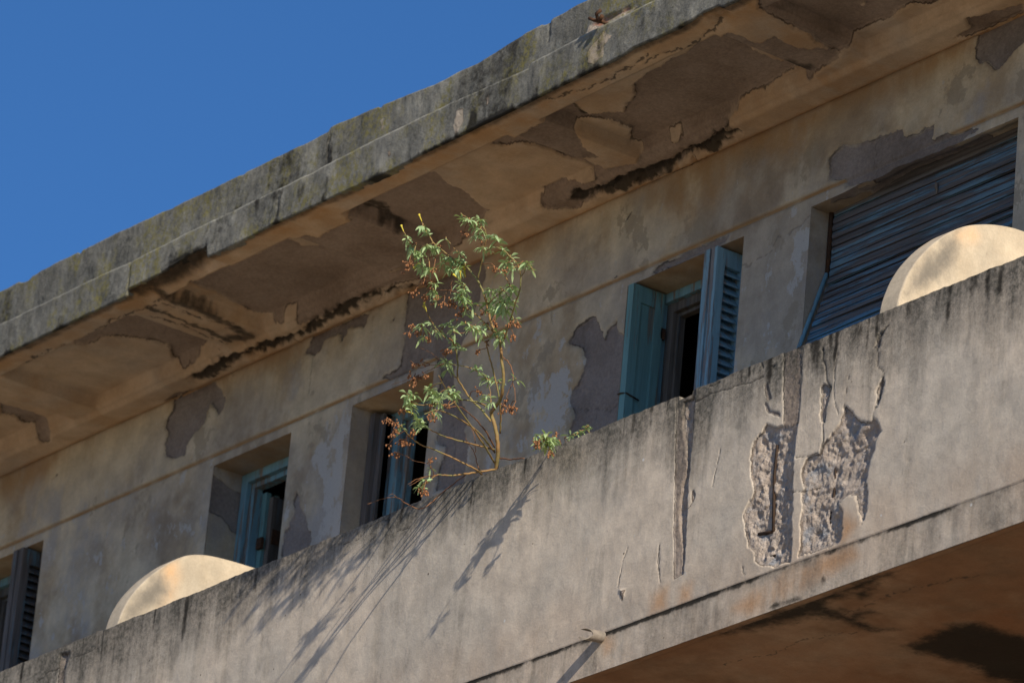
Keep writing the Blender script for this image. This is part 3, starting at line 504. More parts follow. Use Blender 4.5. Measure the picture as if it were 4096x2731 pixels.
dep += .0045 * sstep(-.003, .003, sh) + .0028 * cra
rubn = fbm(X * 28, Z * 28, 5, 65) + .55 * np.abs(fbm(X * 9, Z * 9, 4, 66)) + .35 * fbm(X * 70, Z * 70, 3, 67)
dep += sstep(-.003, .004, dp) * (.010 + .014 * sstep(0, .10, dp) + sstep(0, .025, dp) * (.012 * rubn + .0085 * facets(X + .01 * fbm(X * 40, Z * 40, 3, 7), Z, 24, 11) + .0042 * facets(X + .008 * fbm(X * 60, Z * 60, 2, 5), Z, 58, 31) + .005 * fbm(X * 110, Z * 110, 3, 96)))
dep += sstep(0, .01, sh) * .005 * fbm(X * 60, Z * 60, 4, 68)
fl = sdf(X, Z, [(0.933,-1.384),(0.996,-1.398),(0.990,-1.434),(0.971,-1.458),(0.950,-1.416)]); dep -= .011 * sstep(0, .02, fl)
topn = np.clip(.012 * fbm(X[:, -1] * 9, X[:, -1] * 0, 4, 71) + .006 * fbm(X[:, -1] * 40, X[:, -1] * 0, 3, 72) - .02 * (np.abs(X[:, -1] - 1.297) < .045) * 1.0, -.04, .02)
Zd = Z + topn[:, None] * sstep(-.66, PT, Z); Zd = Zd + (.008 * fbm(X * 1.2, X * 0, 2, 73) + .002 * fbm(X * 25, X * 0, 2, 74)) * np.exp(-np.abs(Z - PL) / .03)
depT = PT - Z
wid = .16 + .20 * fbm(X * 2.2, X * 0 + 4, 4, 81) + .14 * (1 - sstep(-3.0, -1.2, X)) + .06 * sstep(.9, 1.8, X) + .10 * np.clip(fbm(X * 22, X * 0 + 1, 3, 83), 0, 1)
di = np.clip(1.02 - depT / np.maximum(wid * 1.9, .06), 0, 1.) + .06 * (1 - sstep(-3, -2, X))
di = np.where(Z < PL, .30 + .45 * np.clip(1 - (PL - Z) / .05, 0, 1) * (.5 + fbm(X * 5, X * 0, 3, 85)), di)
di = np.clip(di * (1 - sstep(.0, .02, dp) * .75), 0, 1)
mo = .9 * (1 - sstep(0, .035 + .02 * fbm(X * 9, X * 0, 3, 89), np.abs(Z - PL + .004))) * (1 - upm) * np.clip(.5 + 1.9 * fbm(X * 3, X * 0, 4, 86), 0, 1) + .45 * np.exp(-np.abs(Z - PL) / .01) * upm * np.clip(.6 + 1.2 * fbm(X * 4, X * 0, 3, 88), 0, 1)
drg = random.Random(11); topx = X[:, -1]
for i_ in range(95):
    x0 = drg.choice([drg.uniform(-4.6, -1.9), drg.uniform(-4.6, 3.4), drg.uniform(1.7, 3.4)]); ln = drg.uniform(.08, .24) * (1.7 if x0 < -2 else 1.2 if x0 > 1.7 else 1.); wd = drg.uniform(.008, .03); am = drg.uniform(.3, .72)
    cols = np.abs(us - x0) < .12
    xx = X[cols] - x0 + .012 * fbm(Z[cols] * 5, Z[cols] * 0 + i_, 3, 5)
    mo[cols] = np.maximum(mo[cols], am * np.exp(-(xx / wd) ** 2) * (1 - sstep(.3 * ln, ln, PT - Z[cols])) * upm[cols])
for p in ([(1.950,-1.719),(1.999,-1.696),(2.116,-1.706),(2.193,-1.716),(2.170,-1.737),(1.991,-1.737)], [(2.276,-1.659),(2.312,-1.651),(2.331,-1.707),(2.294,-1.715)]): mo = np.maximum(mo, .7 * sstep(-.03, .03, sdf(X, Z, p)))
st = np.zeros(X.shape)
for p in ORANGE: st = np.maximum(st, sstep(-.06, .05, sdf(X, Z, p)))
st = np.maximum(st, .3 * sstep(-1.25, -1.5, Z) * (.6 + fbm(X * 2, Z * 2, 3, 5)))
pa = Mesh(); pa.grid(np.stack([X, dep, Zd], -1), peel=pe, rubble=np.clip(sstep(0, .01, dp), 0, 1), crack=cra, dirt=di, mould=mo, stain=np.clip(st, 0, 1))
ys = spans(0, .02, .18); X2, Y2 = np.meshgrid(us, ys, indexing='ij')
zt = (PT + topn)[:, None] + .004 * fbm(X2 * 20, Y2 * 20, 3, 91) * sstep(0, .02, Y2); yt = Y2 + dep[:, -1][:, None] * (1 - Y2 / .18)
pa.grid(np.stack([X2, yt, zt], -1), dirt=.8, peel=-1.)
pa.quad((XR, .18, PT), (XL, .18, PT), (XL, .18, -1.58), (XR, .18, -1.58), peel=-1., dirt=.2)
pa.quad((XL, .0, PB), (XL, .18, PB), (XL, .18, PT), (XL, 0, PT), peel=-1., dirt=.3); pa.quad((XR, .0, PB), (XR, .18, PB), (XR, .18, PT), (XR, 0, PT), peel=-1., dirt=.3)
parapet = pa.build("parapet", m_para, building)
for pts, dy in (([(1.922,-0.994),(1.920,-1.048),(1.917,-1.124),(1.923,-1.218),(1.936,-1.375)], .022), ([(2.325,-0.987),(2.321,-1.031),(2.319,-1.061)], .02), ([(2.306,-1.192),(2.310,-1.269),(2.300,-1.358),(2.298,-1.440),(2.298,-1.523)], .03), ([(1.839,-1.362),(1.891,-1.369),(1.936,-1.375)], .024), ([(1.919,-1.479),(1.982,-1.491)], .024)):
    rb = Mesh(); P = np.array([(x_, dy, z_) for x_, z_ in pts]); rb.tube(P, .0075, 7); rb.build("rebar", m_darkrust, parapet)
# broken half pipe that drains the balcony
sp_ = Mesh(); hx, hz = (0.847, -1.580); rows = []
for y_ in (.03, 0, -.02, -.04, -.055, -.07, -.08):
    an = np.linspace(-2.35, 2.2, 18); rr = .026
    rows.append([(hx + rr * math.cos(t) , y_ * (1 + (.55 * abs(t) / 2.3 - .25 if y_ < -.03 else 0)), hz + rr * math.sin(t) + y_ * .15) for t in an])
rows = np.array(rows); inner = rows.copy(); c0 = np.array([hx, 0, hz]); inner[..., 0] = hx + (rows[..., 0] - hx) * .78; inner[..., 2] = hz + (rows[..., 2] - hz) * .78
sp_.grid(rows); sp_.grid(inner, flip=True); sp_.grid(np.stack([rows[-1], inner[-1]])); sp_.grid(np.stack([rows[:, 0], inner[:, 0]])); sp_.grid(np.stack([rows[:, -1], inner[:, -1]]))
sp_.build("drain_spout", m_pipe, parapet)
# underside
MU = [[(1.504,0.014),(1.795,0.001),(2.105,0.011),(2.259,0.021),(2.370,0.085),(2.461,0.071),(2.511,0.113),(2.392,0.192),(2.314,0.216),(2.341,0.120),(2.275,0.154),(2.213,0.132),(2.146,0.167),(2.155,0.265),(2.285,0.283),(2.281,0.339),(2.152,0.353),(2.176,0.525),(2.094,0.488),(2.041,0.383),(2.037,0.258),(2.016,0.179),(1.904,0.177),(1.803,0.154),(1.687,0.089),(1.585,0.066)],
      [(2.048,0.635),(2.260,0.625),(2.370,0.595),(2.463,0.642),(2.482,0.810),(2.551,1.020),(2.409,1.369),(2.160,1.482),(1.996,1.127),(2.031,0.964),(2.040,0.815),(2.031,0.714)], [(2.240,0.005),(2.506,-0.008),(2.729,0.033),(2.630,0.096),(2.498,0.103),(2.365,0.110)]]
us = spans(XL, .1, 0., .012, 3.4, .1, XR); vs = spans(.006, .012, W + .01)
X, Y = np.meshgrid(us, vs, indexing='ij')
mu = np.zeros(X.shape)
for p in MU: mu = np.maximum(mu, sstep(-.12, .12, sdf(X + .16 * fbm(X * 5, Y * 5, 5, 5), Y + .16 * fbm(X * 5, Y * 5 + 9, 5, 6), p)))
drip = np.where(Y < .05, 0, .014) * 1.0; drip = .014 * sstep(.04, .055, Y)
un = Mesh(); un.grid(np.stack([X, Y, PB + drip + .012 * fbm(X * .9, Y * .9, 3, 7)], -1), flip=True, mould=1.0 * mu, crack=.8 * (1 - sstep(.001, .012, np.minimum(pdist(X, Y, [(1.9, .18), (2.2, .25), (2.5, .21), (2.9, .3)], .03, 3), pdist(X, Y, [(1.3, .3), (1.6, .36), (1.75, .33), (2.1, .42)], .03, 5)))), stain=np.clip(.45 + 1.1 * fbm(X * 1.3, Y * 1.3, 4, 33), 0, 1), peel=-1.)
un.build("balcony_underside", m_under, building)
fl_ = Mesh(); fl_.box(XL, XR, .185, W - .002, -1.72 + .03, -1.55, peel=-1.); fl_.build("balcony_floor", m_para, building)

# --- rounded partition walls between the flats' balconies
def partition(x1, th, prof, mouldp, stainp):
    pr = np.array(prof); t = np.linspace(0, 1, len(pr)); tt = np.linspace(0, 1, 90); yy = np.interp(tt, t, pr[:, 0]); zz = np.interp(tt, t, pr[:, 1])
    k = np.ones(9) / 9
    yy = np.convolve(np.pad(yy, 4, mode='edge'), k, 'valid'); zz = np.convolve(np.pad(zz, 4, mode='edge'), k, 'valid')
    m = Mesh(); nb = 16; zb = -1.56
    T = np.linspace(0, 1, nb * 4)
    for x_, fl in ((x1, False), (x1 - th, True)):                  # the two faces
        Yg = np.repeat(yy[:, None], len(T), 1); Zg = zb + (zz[:, None] - zb) * T[None]
        mo = sstep(-.10, .09, sdf(Yg + .05 * fbm(Yg * 7, Zg * 4, 4, 1), Zg, mouldp)); s2 = sstep(-.05, .05, sdf(Yg + .06 * fbm(Yg * 9, Zg * 9, 3, 2), Zg, stainp))
        rim = (1 - T[None]) * (zz[:, None] - zb); mo = np.maximum(mo, .62 * (1 - sstep(.0, .07 + .08 * fbm(Yg * 14, Zg * 2, 3, 8), rim)) * np.clip(.6 + 1.4 * fbm(Yg * 6, Zg * 6, 3, 12), 0, 1))
        pc = np.minimum(pdist(Yg, Zg, [(.75, .2), (.72, .02), (.78, -.1), (.74, -.3)], .03, 4), pdist(Yg, Zg, [(.5, -.1), (.62, -.14), (.8, -.1), (1.0, -.16)], .03, 6))
        m.grid(np.stack([np.full(Yg.shape, x_), Yg, Zg], -1), flip=fl, crack=.55 * (1 - sstep(.001, .009, pc)), mould=.95 * mo, stain=s2 * 1.1, peel=-1.)
    bv = .008; xs = np.array([x1, x1 - .003, x1 - bv, x1 - bv - .003, x1 - th / 2, x1 - th + bv + .003, x1 - th + bv, x1 - th + .003, x1 - th]); off = np.array([0, .0025, .004, .004, .004, .004, .004, .0025, 0])
    ny = np.gradient(zz); nz = -np.gradient(yy); ln = np.hypot(ny, nz) + 1e-9
    Yg = yy[:, None] - (ny / ln)[:, None] * off[None]; Zg = zz[:, None] - (nz / ln)[:, None] * off[None]
    m.grid(np.stack([np.repeat(xs[None], len(yy), 0), Yg, Zg], -1), flip=True, mould=.42 + 0 * Yg, peel=-1.)
    Zf = np.array([zb, zz[0]]); m.grid(np.array([[(x_, yy[0] - o_, z_) for z_ in Zf] for x_, o_ in zip(xs, off)]), peel=-1., mould=.4)
    return m.build("partition_wall", m_part, building)
partition(-3.507, .115, [(.27, -.60), (.275, -.52), (.284, -.43), (.313, -.30), (.39, -.172), (.49, -.06), (.586, .022), (.677, .07), (.80, .092), (.95, .098), (1.1, .1), (1.25, .1), (1.405, .1)],
          [(0.282,-0.427),(0.307,-0.320),(0.387,-0.196),(0.492,-0.065),(0.522,-0.095),(0.549,-0.165),(0.517,-0.259),(0.375,-0.370)], [(0.499,-0.047),(0.588,0.014),(0.612,-0.069),(0.579,-0.195),(0.503,-0.287),(0.541,-0.167),(0.515,-0.105)])
partition(2.314, .12, [(.275, -.60), (.280, -.50), (.291, -.381), (.309, -.308), (.348, -.212), (.411, -.12), (.483, -.038), (.587, .049), (.694, .101), (.826, .138), (.94, .15), (1.15, .15), (1.405, .15)],
          [(0.299,-0.376),(0.330,-0.276),(0.413,-0.139),(0.506,-0.024),(0.566,0.016),(0.592,-0.021),(0.563,-0.161),(0.499,-0.246),(0.314,-0.371)], [(0.587,0.043),(0.656,0.072),(0.691,0.038),(0.630,-0.002),(0.591,-0.002)])
# --- shell: lower storeys, sides, back, roof, dim rooms
lw = Mesh(); X, Z = np.meshgrid(spans(XL, .5, XR), spans(ZG - .1, .5, PB), indexing='ij'); lw.grid(np.stack([X, np.full(X.shape, W), Z], -1), peel=-1.)
lw.build("lower_wall", m_low, building)
sw = Mesh()
for xe in (XL, XR): Mesh().quad((xe, W, ZG - .1), (xe, 9, ZG - .1), (xe, 9, 1.97), (xe, W, 1.97), peel=-1.).build('side_wall', m_low, building)
sw.quad((XL, 9, ZG - .1), (XR, 9, ZG - .1), (XR, 9, 1.97), (XL, 9, 1.97), peel=-1.); sw.build("rear_wall", m_low, building)
rf = Mesh(); rf.box(XL, XR, 1.49, 9.01, 1.72, 1.93); rf.build("roof", m_roof, building)
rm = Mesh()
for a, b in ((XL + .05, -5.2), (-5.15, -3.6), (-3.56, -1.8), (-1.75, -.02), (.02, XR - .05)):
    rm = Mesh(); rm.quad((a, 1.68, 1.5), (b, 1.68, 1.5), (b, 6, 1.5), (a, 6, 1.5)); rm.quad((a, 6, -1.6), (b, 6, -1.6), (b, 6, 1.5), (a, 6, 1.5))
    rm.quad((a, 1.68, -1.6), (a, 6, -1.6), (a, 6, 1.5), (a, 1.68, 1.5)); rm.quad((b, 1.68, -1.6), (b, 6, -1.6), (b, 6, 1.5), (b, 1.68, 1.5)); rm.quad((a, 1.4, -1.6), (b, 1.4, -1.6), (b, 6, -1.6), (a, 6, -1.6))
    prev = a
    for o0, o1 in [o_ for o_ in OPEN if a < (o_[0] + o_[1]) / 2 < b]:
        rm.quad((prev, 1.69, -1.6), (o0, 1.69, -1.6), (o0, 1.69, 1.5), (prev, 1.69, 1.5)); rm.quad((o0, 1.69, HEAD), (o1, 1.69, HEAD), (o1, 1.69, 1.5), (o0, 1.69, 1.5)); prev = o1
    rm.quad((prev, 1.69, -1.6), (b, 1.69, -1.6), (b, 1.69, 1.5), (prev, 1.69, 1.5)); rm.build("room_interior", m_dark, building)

# --- windows
ZS = -1.55                                                         # door sills, hidden behind the parapet
def frame(m, a, b, y0, y1, w_, top):
    m.box(a, a + w_, y0, y1, ZS, top); m.box(b - w_, b, y0, y1, ZS, top); m.box(a + w_, b - w_, y0, y1, top - w_ * .9, top)
def leaf(name, mat, parent, x, y0, y1, top, th=.042, louvre=True, axis='y'):
    """shutter leaf standing square to the wall: stiles, rails and slanted louvres in one mesh"""
    m = Mesh(); st_ = .05; zb = ZS + .02
    def bx(u0, u1, z0, z1, t0=0., t1=1.):
        if axis == 'y': m.box(x + th * t0, x + th * t1, u0, u1, z0, z1)
        else: m.box(u0, u1, x + th * t0, x + th * t1, z0, z1)
    bx(y0, y0 + st_, zb, top); bx(y1 - st_, y1, zb, top)
    for z0, z1 in ((zb, zb + .12), (-.35, -.25), (top - .085, top)): bx(y0 + st_, y1 - st_, z0, z1, .04, .96)
    if louvre:
        for lo, hi in ((zb + .12, -.35), (-.25, top - .085)):
            nl = int((hi - lo) / .043)
            for i in range(nl):
                z0 = lo + (hi - lo) * i / nl; dz = .041; jw = random.uniform(-.004, .004)
                u0, u1 = y0 + st_, y1 - st_
                if axis == 'y':
                    A = np.array([[(x + th * .1, u0, z0 + dz + jw), (x + th * .1, u1, z0 + dz + jw)], [(x + th * .92, u0, z0), (x + th * .92, u1, z0)], [(x + th * .92, u0, z0 + .009), (x + th * .92, u1, z0 + .009)], [(x + th * .1, u0, z0 + dz + .009 + jw), (x + th * .1, u1, z0 + dz + .009 + jw)], [(x + th * .1, u0, z0 + dz + jw), (x + th * .1, u1, z0 + dz + jw)]])
                    m.grid(A, smooth=False)
                else: m.box(u0, u1, x + th * .2, x + th * .8, z0, z0 + .034)
    else: bx(y0 + st_, y1 - st_, zb + .12, top - .085, .15, .75)
    return m.build(name, mat, parent)
def window_bifold(a, b, mw, lab):
    f = Mesh(); frame(f, a, b, W + RD, W + RD + .055, .05, HEAD - .003); w_ = f.build("window", m_blue, building)
    f = Mesh(); frame(f, a + .05, b - .05, W + RD + .025, W + RD + .08, .05, HEAD - .05); frame(f, a + .10, b - .10, W + RD + .05, W + RD + .085, .018, HEAD - .098); f.build("sash_frame", m_grey, w_)
    l1 = leaf("shutter", m_teal, w_, a + .032, W - .020, W + RD - .012, HEAD - .010, .042, False)
    l2 = leaf("shutter", mw, w_, b - .252, W - .03, W + RD - .012, HEAD - .012, .042); leaf("shutter", mw, w_, b - .204, W - .025, W + RD - .008, HEAD - .010, .044)
    leaf("shutter", mw, w_, W + RD - .045, b - .15, b - .01, HEAD - .012, .04, True, 'x')
    for z_ in (.8, .1, -.8): Mesh().box(a + .06, a + .074, W + RD - .02, W + RD + .008, z_, z_ + .055).build("hinge", m_rust, w_)
    wire = Mesh(); wire.tube([(a + .024, W - .024, .47), (a + .05, W - .026, .468), (a + .078, W - .015, .465), (a + .079, W + .06, .45)], .004, 6); wire.build("wire", m_darkrust, w_)
    w_['label'] = lab
    return w_
window_bifold(*OPEN[0], m_old, 'window with a grey weathered louvred shutter at the left edge'); window_bifold(*OPEN[3], m_worn, 'open window with teal and pale blue shutters over a dark room')
a, b = OPEN[1]
f = Mesh(); frame(f, a, b, W + RD, W + RD + .06, .055, HEAD - .003); frame(f, a + .055, b - .055, W + RD + .03, W + RD + .08, .03, HEAD - .055); w2 = f.build("window", m_blue, building)
leaf("casement", m_teal, w2, a + .085, W + RD + .082, W + RD + .16, HEAD - .10, .04, False)
lf = Mesh(); lf.box(a + .128, a + .165, W + RD + .10, W + RD + .50, ZS, HEAD - .13); lf.build("casement", m_grey, w2)
for z_ in (.62, .25):
    Mesh().box(a + .10, a + .145, W + RD + .064, W + RD + .081, z_, z_ + .06).build("hinge", m_rust, w2); Mesh().box(a + .166, a + .172, W + RD + .11, W + RD + .16, z_ + .03, z_ + .11).build("hinge", m_rust, w2)
a, b = OPEN[2]
f = Mesh(); frame(f, a + .10, b, W + RD + .02, W + RD + .075, .06, HEAD - .003); f.box(a, a + .10, W + RD + .02, W + RD + .07, ZS, HEAD - .003); frame(f, a + .16, b - .06, W + RD + .05, W + RD + .09, .035, HEAD - .058); w3 = f.build("window", m_blue, building)
leaf("shutter", m_old, w3, a + .012, W + RD - .075, W + RD + .015, HEAD - .02, .042, False); leaf("shutter", m_old, w3, a + .060, W + RD - .05, W + RD + .018, HEAD - .025, .036, False)
w2['label'] = 'narrow blue framed window with an inward opened leaf above the left partition wall'; w3['label'] = 'blue window behind the lower branches of the shrub'
# window with the roller blind pushed out at the bottom
a, b = OPEN[4]
f = Mesh(); frame(f, a, b, W + .13, W + .18, .04, HEAD + .05); w5 = f.build("window", m_worn, building)
bl = Mesh(); bl2 = Mesh(); yb = W + .112; z = HEAD + .05; y_ = yb; i = 0; KZ = .735
while z > -1.45:
    hgt = .036; low = z <= KZ
    dy = .33 * hgt if low else 0.
    sag = lambda x_: .004 * math.sin((x_ - a) * 2.2) * (1 if low else .3)
    xs = np.linspace(a + .03, b - .012, 24); tilt = random.uniform(-.006, .006) + (random.choice([0, 0, .006, -.006]) if low else 0)
    rows = []
    for t, off in ((0, .006), (.08, .0), (.5, -.004), (.92, .0), (.93, .011), (1.0, .011)):
        rows.append([(x_, y_ - dy * t + off + .002 * math.sin(x_ * 5 + i), z - hgt * t + sag(x_) + tilt * (x_ - a)) for x_ in xs])
    (bl2 if z < KZ - .12 else bl).grid(np.array(rows), smooth=False)
    gap = .012 if (low and random.random() < .22) else .0015
    y_ -= dy; z -= hgt + gap; i += 1
w5['label'] = 'wide window closed by a worn blue grey roller blind'; bl.build("roller_blind", m_blind, w5); b2 = bl2.build("roller_blind_lower", m_blindlow, w5)
for xg in (a + .016, b - .006): Mesh().tube([(xg, yb - .004, HEAD + .02), (xg, yb - .004, KZ)], .011, 6).build("blind_guide", m_rust, w5)
for xg in (a + .014, b - .006): Mesh().tube([(xg, yb - .006, KZ), (xg, yb - .33 * (KZ - .1), .1), (xg, yb - .33 * (KZ + .9), -.9)], .010, 6).build("blind_arm", m_blue, w5)
for px_, z0, z1 in ((1.03, .96, .90), (1.02, .965, .93), (1.60, .86, .80)): Mesh().tube([(px_, yb - .008, z0), (px_ + .004, yb - .009, (z0 + z1) / 2), (px_ + .002, yb - .008, z1)], .004, 5).build("bird_dropping", m_pipe, w5)

# ---------------------------------------------------------------- shrub on the parapet
def spline(p, n=6):
    p = np.array(p, float); q = np.vstack([2 * p[0] - p[1], p, 2 * p[-1] - p[-2]]); out = []
    for i in range(1, len(q) - 2):
        for t in np.linspace(0, 1, n, endpoint=False):
            out.append(.5 * ((2 * q[i]) + (-q[i - 1] + q[i + 1]) * t + (2 * q[i - 1] - 5 * q[i] + 4 * q[i + 1] - q[i + 2]) * t * t + (-q[i - 1] + 3 * q[i] - 3 * q[i + 1] + q[i + 2]) * t ** 3))
    return np.array(out + [p[-1]])
n = NT("shrub_leaf"); k = n.noise(18, 4); lc = n.mix(n.rng(k, .35, .65), (.32, .43, .22), (.41, .51, .26)); lc = n.mix(n.rng(n.noise(5, 2), .52, .68, 0, .6), lc, (.34, .41, .16))
m_leaf = n.done(lc, .55, None, .35); n.put(n.b.inputs["Subsurface Weight"], 0.)
tr = n.new("ShaderNodeBsdfTranslucent", {"Color": n.mix(1., lc, (1.3, 1.5, .7), 'MULTIPLY')}); ms = n.new("ShaderNodeMixShader", {0: .25, 1: n.b.outputs[0], 2: tr.outputs[0]})
n.t.links.new(ms.outputs[0], n.t.nodes["Material Output"].inputs[0])
n = NT("shrub_stem"); k = n.noise(9, 5); lc = n.mix(n.rng(k, .38, .6), (.235, .215, .085), (.31, .18, .075)); m_stem = n.done(n.mix(n.rng(n.noise(70, 4), .3, .7), n.mix(1., lc, (.85, .85, .85), 'MULTIPLY'), lc), .7, n.bump(n.noise(60, 4), .002), .2)
m_seed = plain("dry_seed", (.36, .16, .065), (.19, .08, .035), 60, .6, .001, .3)
m_twig = plain("dry_twig", (.26, .12, .055), (.17, .085, .045), 30)
m_flower = plain("yellow_flower", (.62, .48, .05), (.5, .42, .08), 30)
def leaf_blade(m, base, d, L, wd, droop, roll):
    d = np.array(d) / (np.linalg.norm(d) + 1e-9); up = np.array([0, 0, 1.]); sd = np.cross(d, up); sd /= np.linalg.norm(sd) + 1e-6
    nr = np.cross(sd, d); sd2 = sd * math.cos(roll) + nr * math.sin(roll); nr2 = np.cross(sd2, d); rows = []
    for t, wv in ((0, .06), (.16, .09), (.3, .5), (.5, .95), (.68, 1.), (.85, .66), (1., .04)):
        p = base + d * L * t + np.array([0, 0, -1.]) * droop * L * t * t
        h_ = wd * wv * .5; rows.append([p - sd2 * h_ + nr2 * h_ * .35, p, p + sd2 * h_ + nr2 * h_ * .35])
    m.grid(np.array(rows))
def clump(m, p, ax, nl, L0):
    ax = np.array(ax); g0 = random.random() * 6
    for i in range(nl):
        an = g0 + i * 2.4; e = random.uniform(-.5, .75)
        d = np.array([math.cos(an) * math.cos(e), math.sin(an) * math.cos(e), math.sin(e)]) + ax * .55
        L = L0 * random.uniform(.5, 1.15); q = p - ax * .035 * random.uniform(0, 1) * (i / nl) * 1.5
        leaf_blade(m, q, d, L, L * random.uniform(.22, .34), random.uniform(.1, 1.1), random.uniform(-.9, .9))
def seeds(ms_, mt, p, root, nb, rad):
    p = np.array(p); root = np.array(root)
    mid = (p + root) / 2 + np.array([random.uniform(-.02, .02), random.uniform(-.02, .02), random.uniform(-.005, .03)])
    mt.tube(spline([root, mid, p], 4), np.linspace(.0022, .0014, 9), 5, mi=1)
    for i in range(nb):
        c = p + rng.normal(0, 1, 3) * np.array([rad, rad, rad * .75]) * .42 + np.array([0, 0, -.4 * rad]); r = random.uniform(.0032, .0052)
        an = np.linspace(0, 2 * np.pi, 7); el = np.linspace(-np.pi / 2, np.pi / 2, 5)
        E_, A_ = np.meshgrid(el, an, indexing='ij'); ms_.grid(np.stack([c[0] + r * np.cos(E_) * np.cos(A_), c[1] + r * np.cos(E_) * np.sin(A_), c[2] + r * 1.25 * np.sin(E_)], -1), flip=True)
        mt.tube([p * .75 + root * .25 * .2 + p * .05 + c * .15 * 1., (p + c) / 2 + np.array([0, 0, .004]), c], .0009, 3, False, mi=1)
def flower(mf, p, d):
    d = np.array(d) / np.linalg.norm(d); p = np.array(p); mf.tube([p, p + d * .016, p + d * .03, p + d * .036, p + d * .038], [.0022, .0026, .0032, .006, .0064], 6)
def shrub(name, label, branches, leaves, berries, flowers, L0=.062):
    root = bpy.data.objects.new(name, None); C.objects.link(root); root['label'] = label; root['category'] = 'plant' if 'sprig' in name else 'shrub'
    b0 = branches[0][0][0]; root.location = (0, 0, 0)
    ms_, ml = Mesh(), Mesh()
    for pts, r0, r1, dr_ in branches:
        q = spline(pts, 6); q[1:-1] += rng.normal(0, .0008, (len(q) - 2, 3)); rr = np.linspace(r0, r1, len(q)) * .86
        if dr_: Mesh().tube(q, rr, 7).build('dry_twig', m_twig, root)
        else: ms_.tube(q, rr, 7)
    for p, rt, _a, nl in leaves:
        p = np.array(p); rt = np.array(rt)
        if np.linalg.norm(p - rt) > .008: ms_.tube(spline([rt, (p + rt) / 2 + np.array([0, 0, .008]), p], 3), np.linspace(.0032, .002, 7), 5)
        a_ = p - rt; a_ = a_ / (np.linalg.norm(a_) + 1e-6) if np.linalg.norm(a_) > .02 else np.array([0, -.3, .6])
        clump(ml, p, a_ * .5 + np.array([0, -.1, .25]), nl, L0)
    for p, rt, nb, rad in berries: mb = Mesh(); seeds(mb, mb, p, rt, nb, rad); mb.build('seed_cluster', [m_seed, m_twig], root)
    for p, d in flowers: mf = Mesh(); flower(mf, p, d); mf.build('flower', m_flower, root)
    ms_.build("stem", m_stem, root); ml.build("foliage", m_leaf, root)
    return root
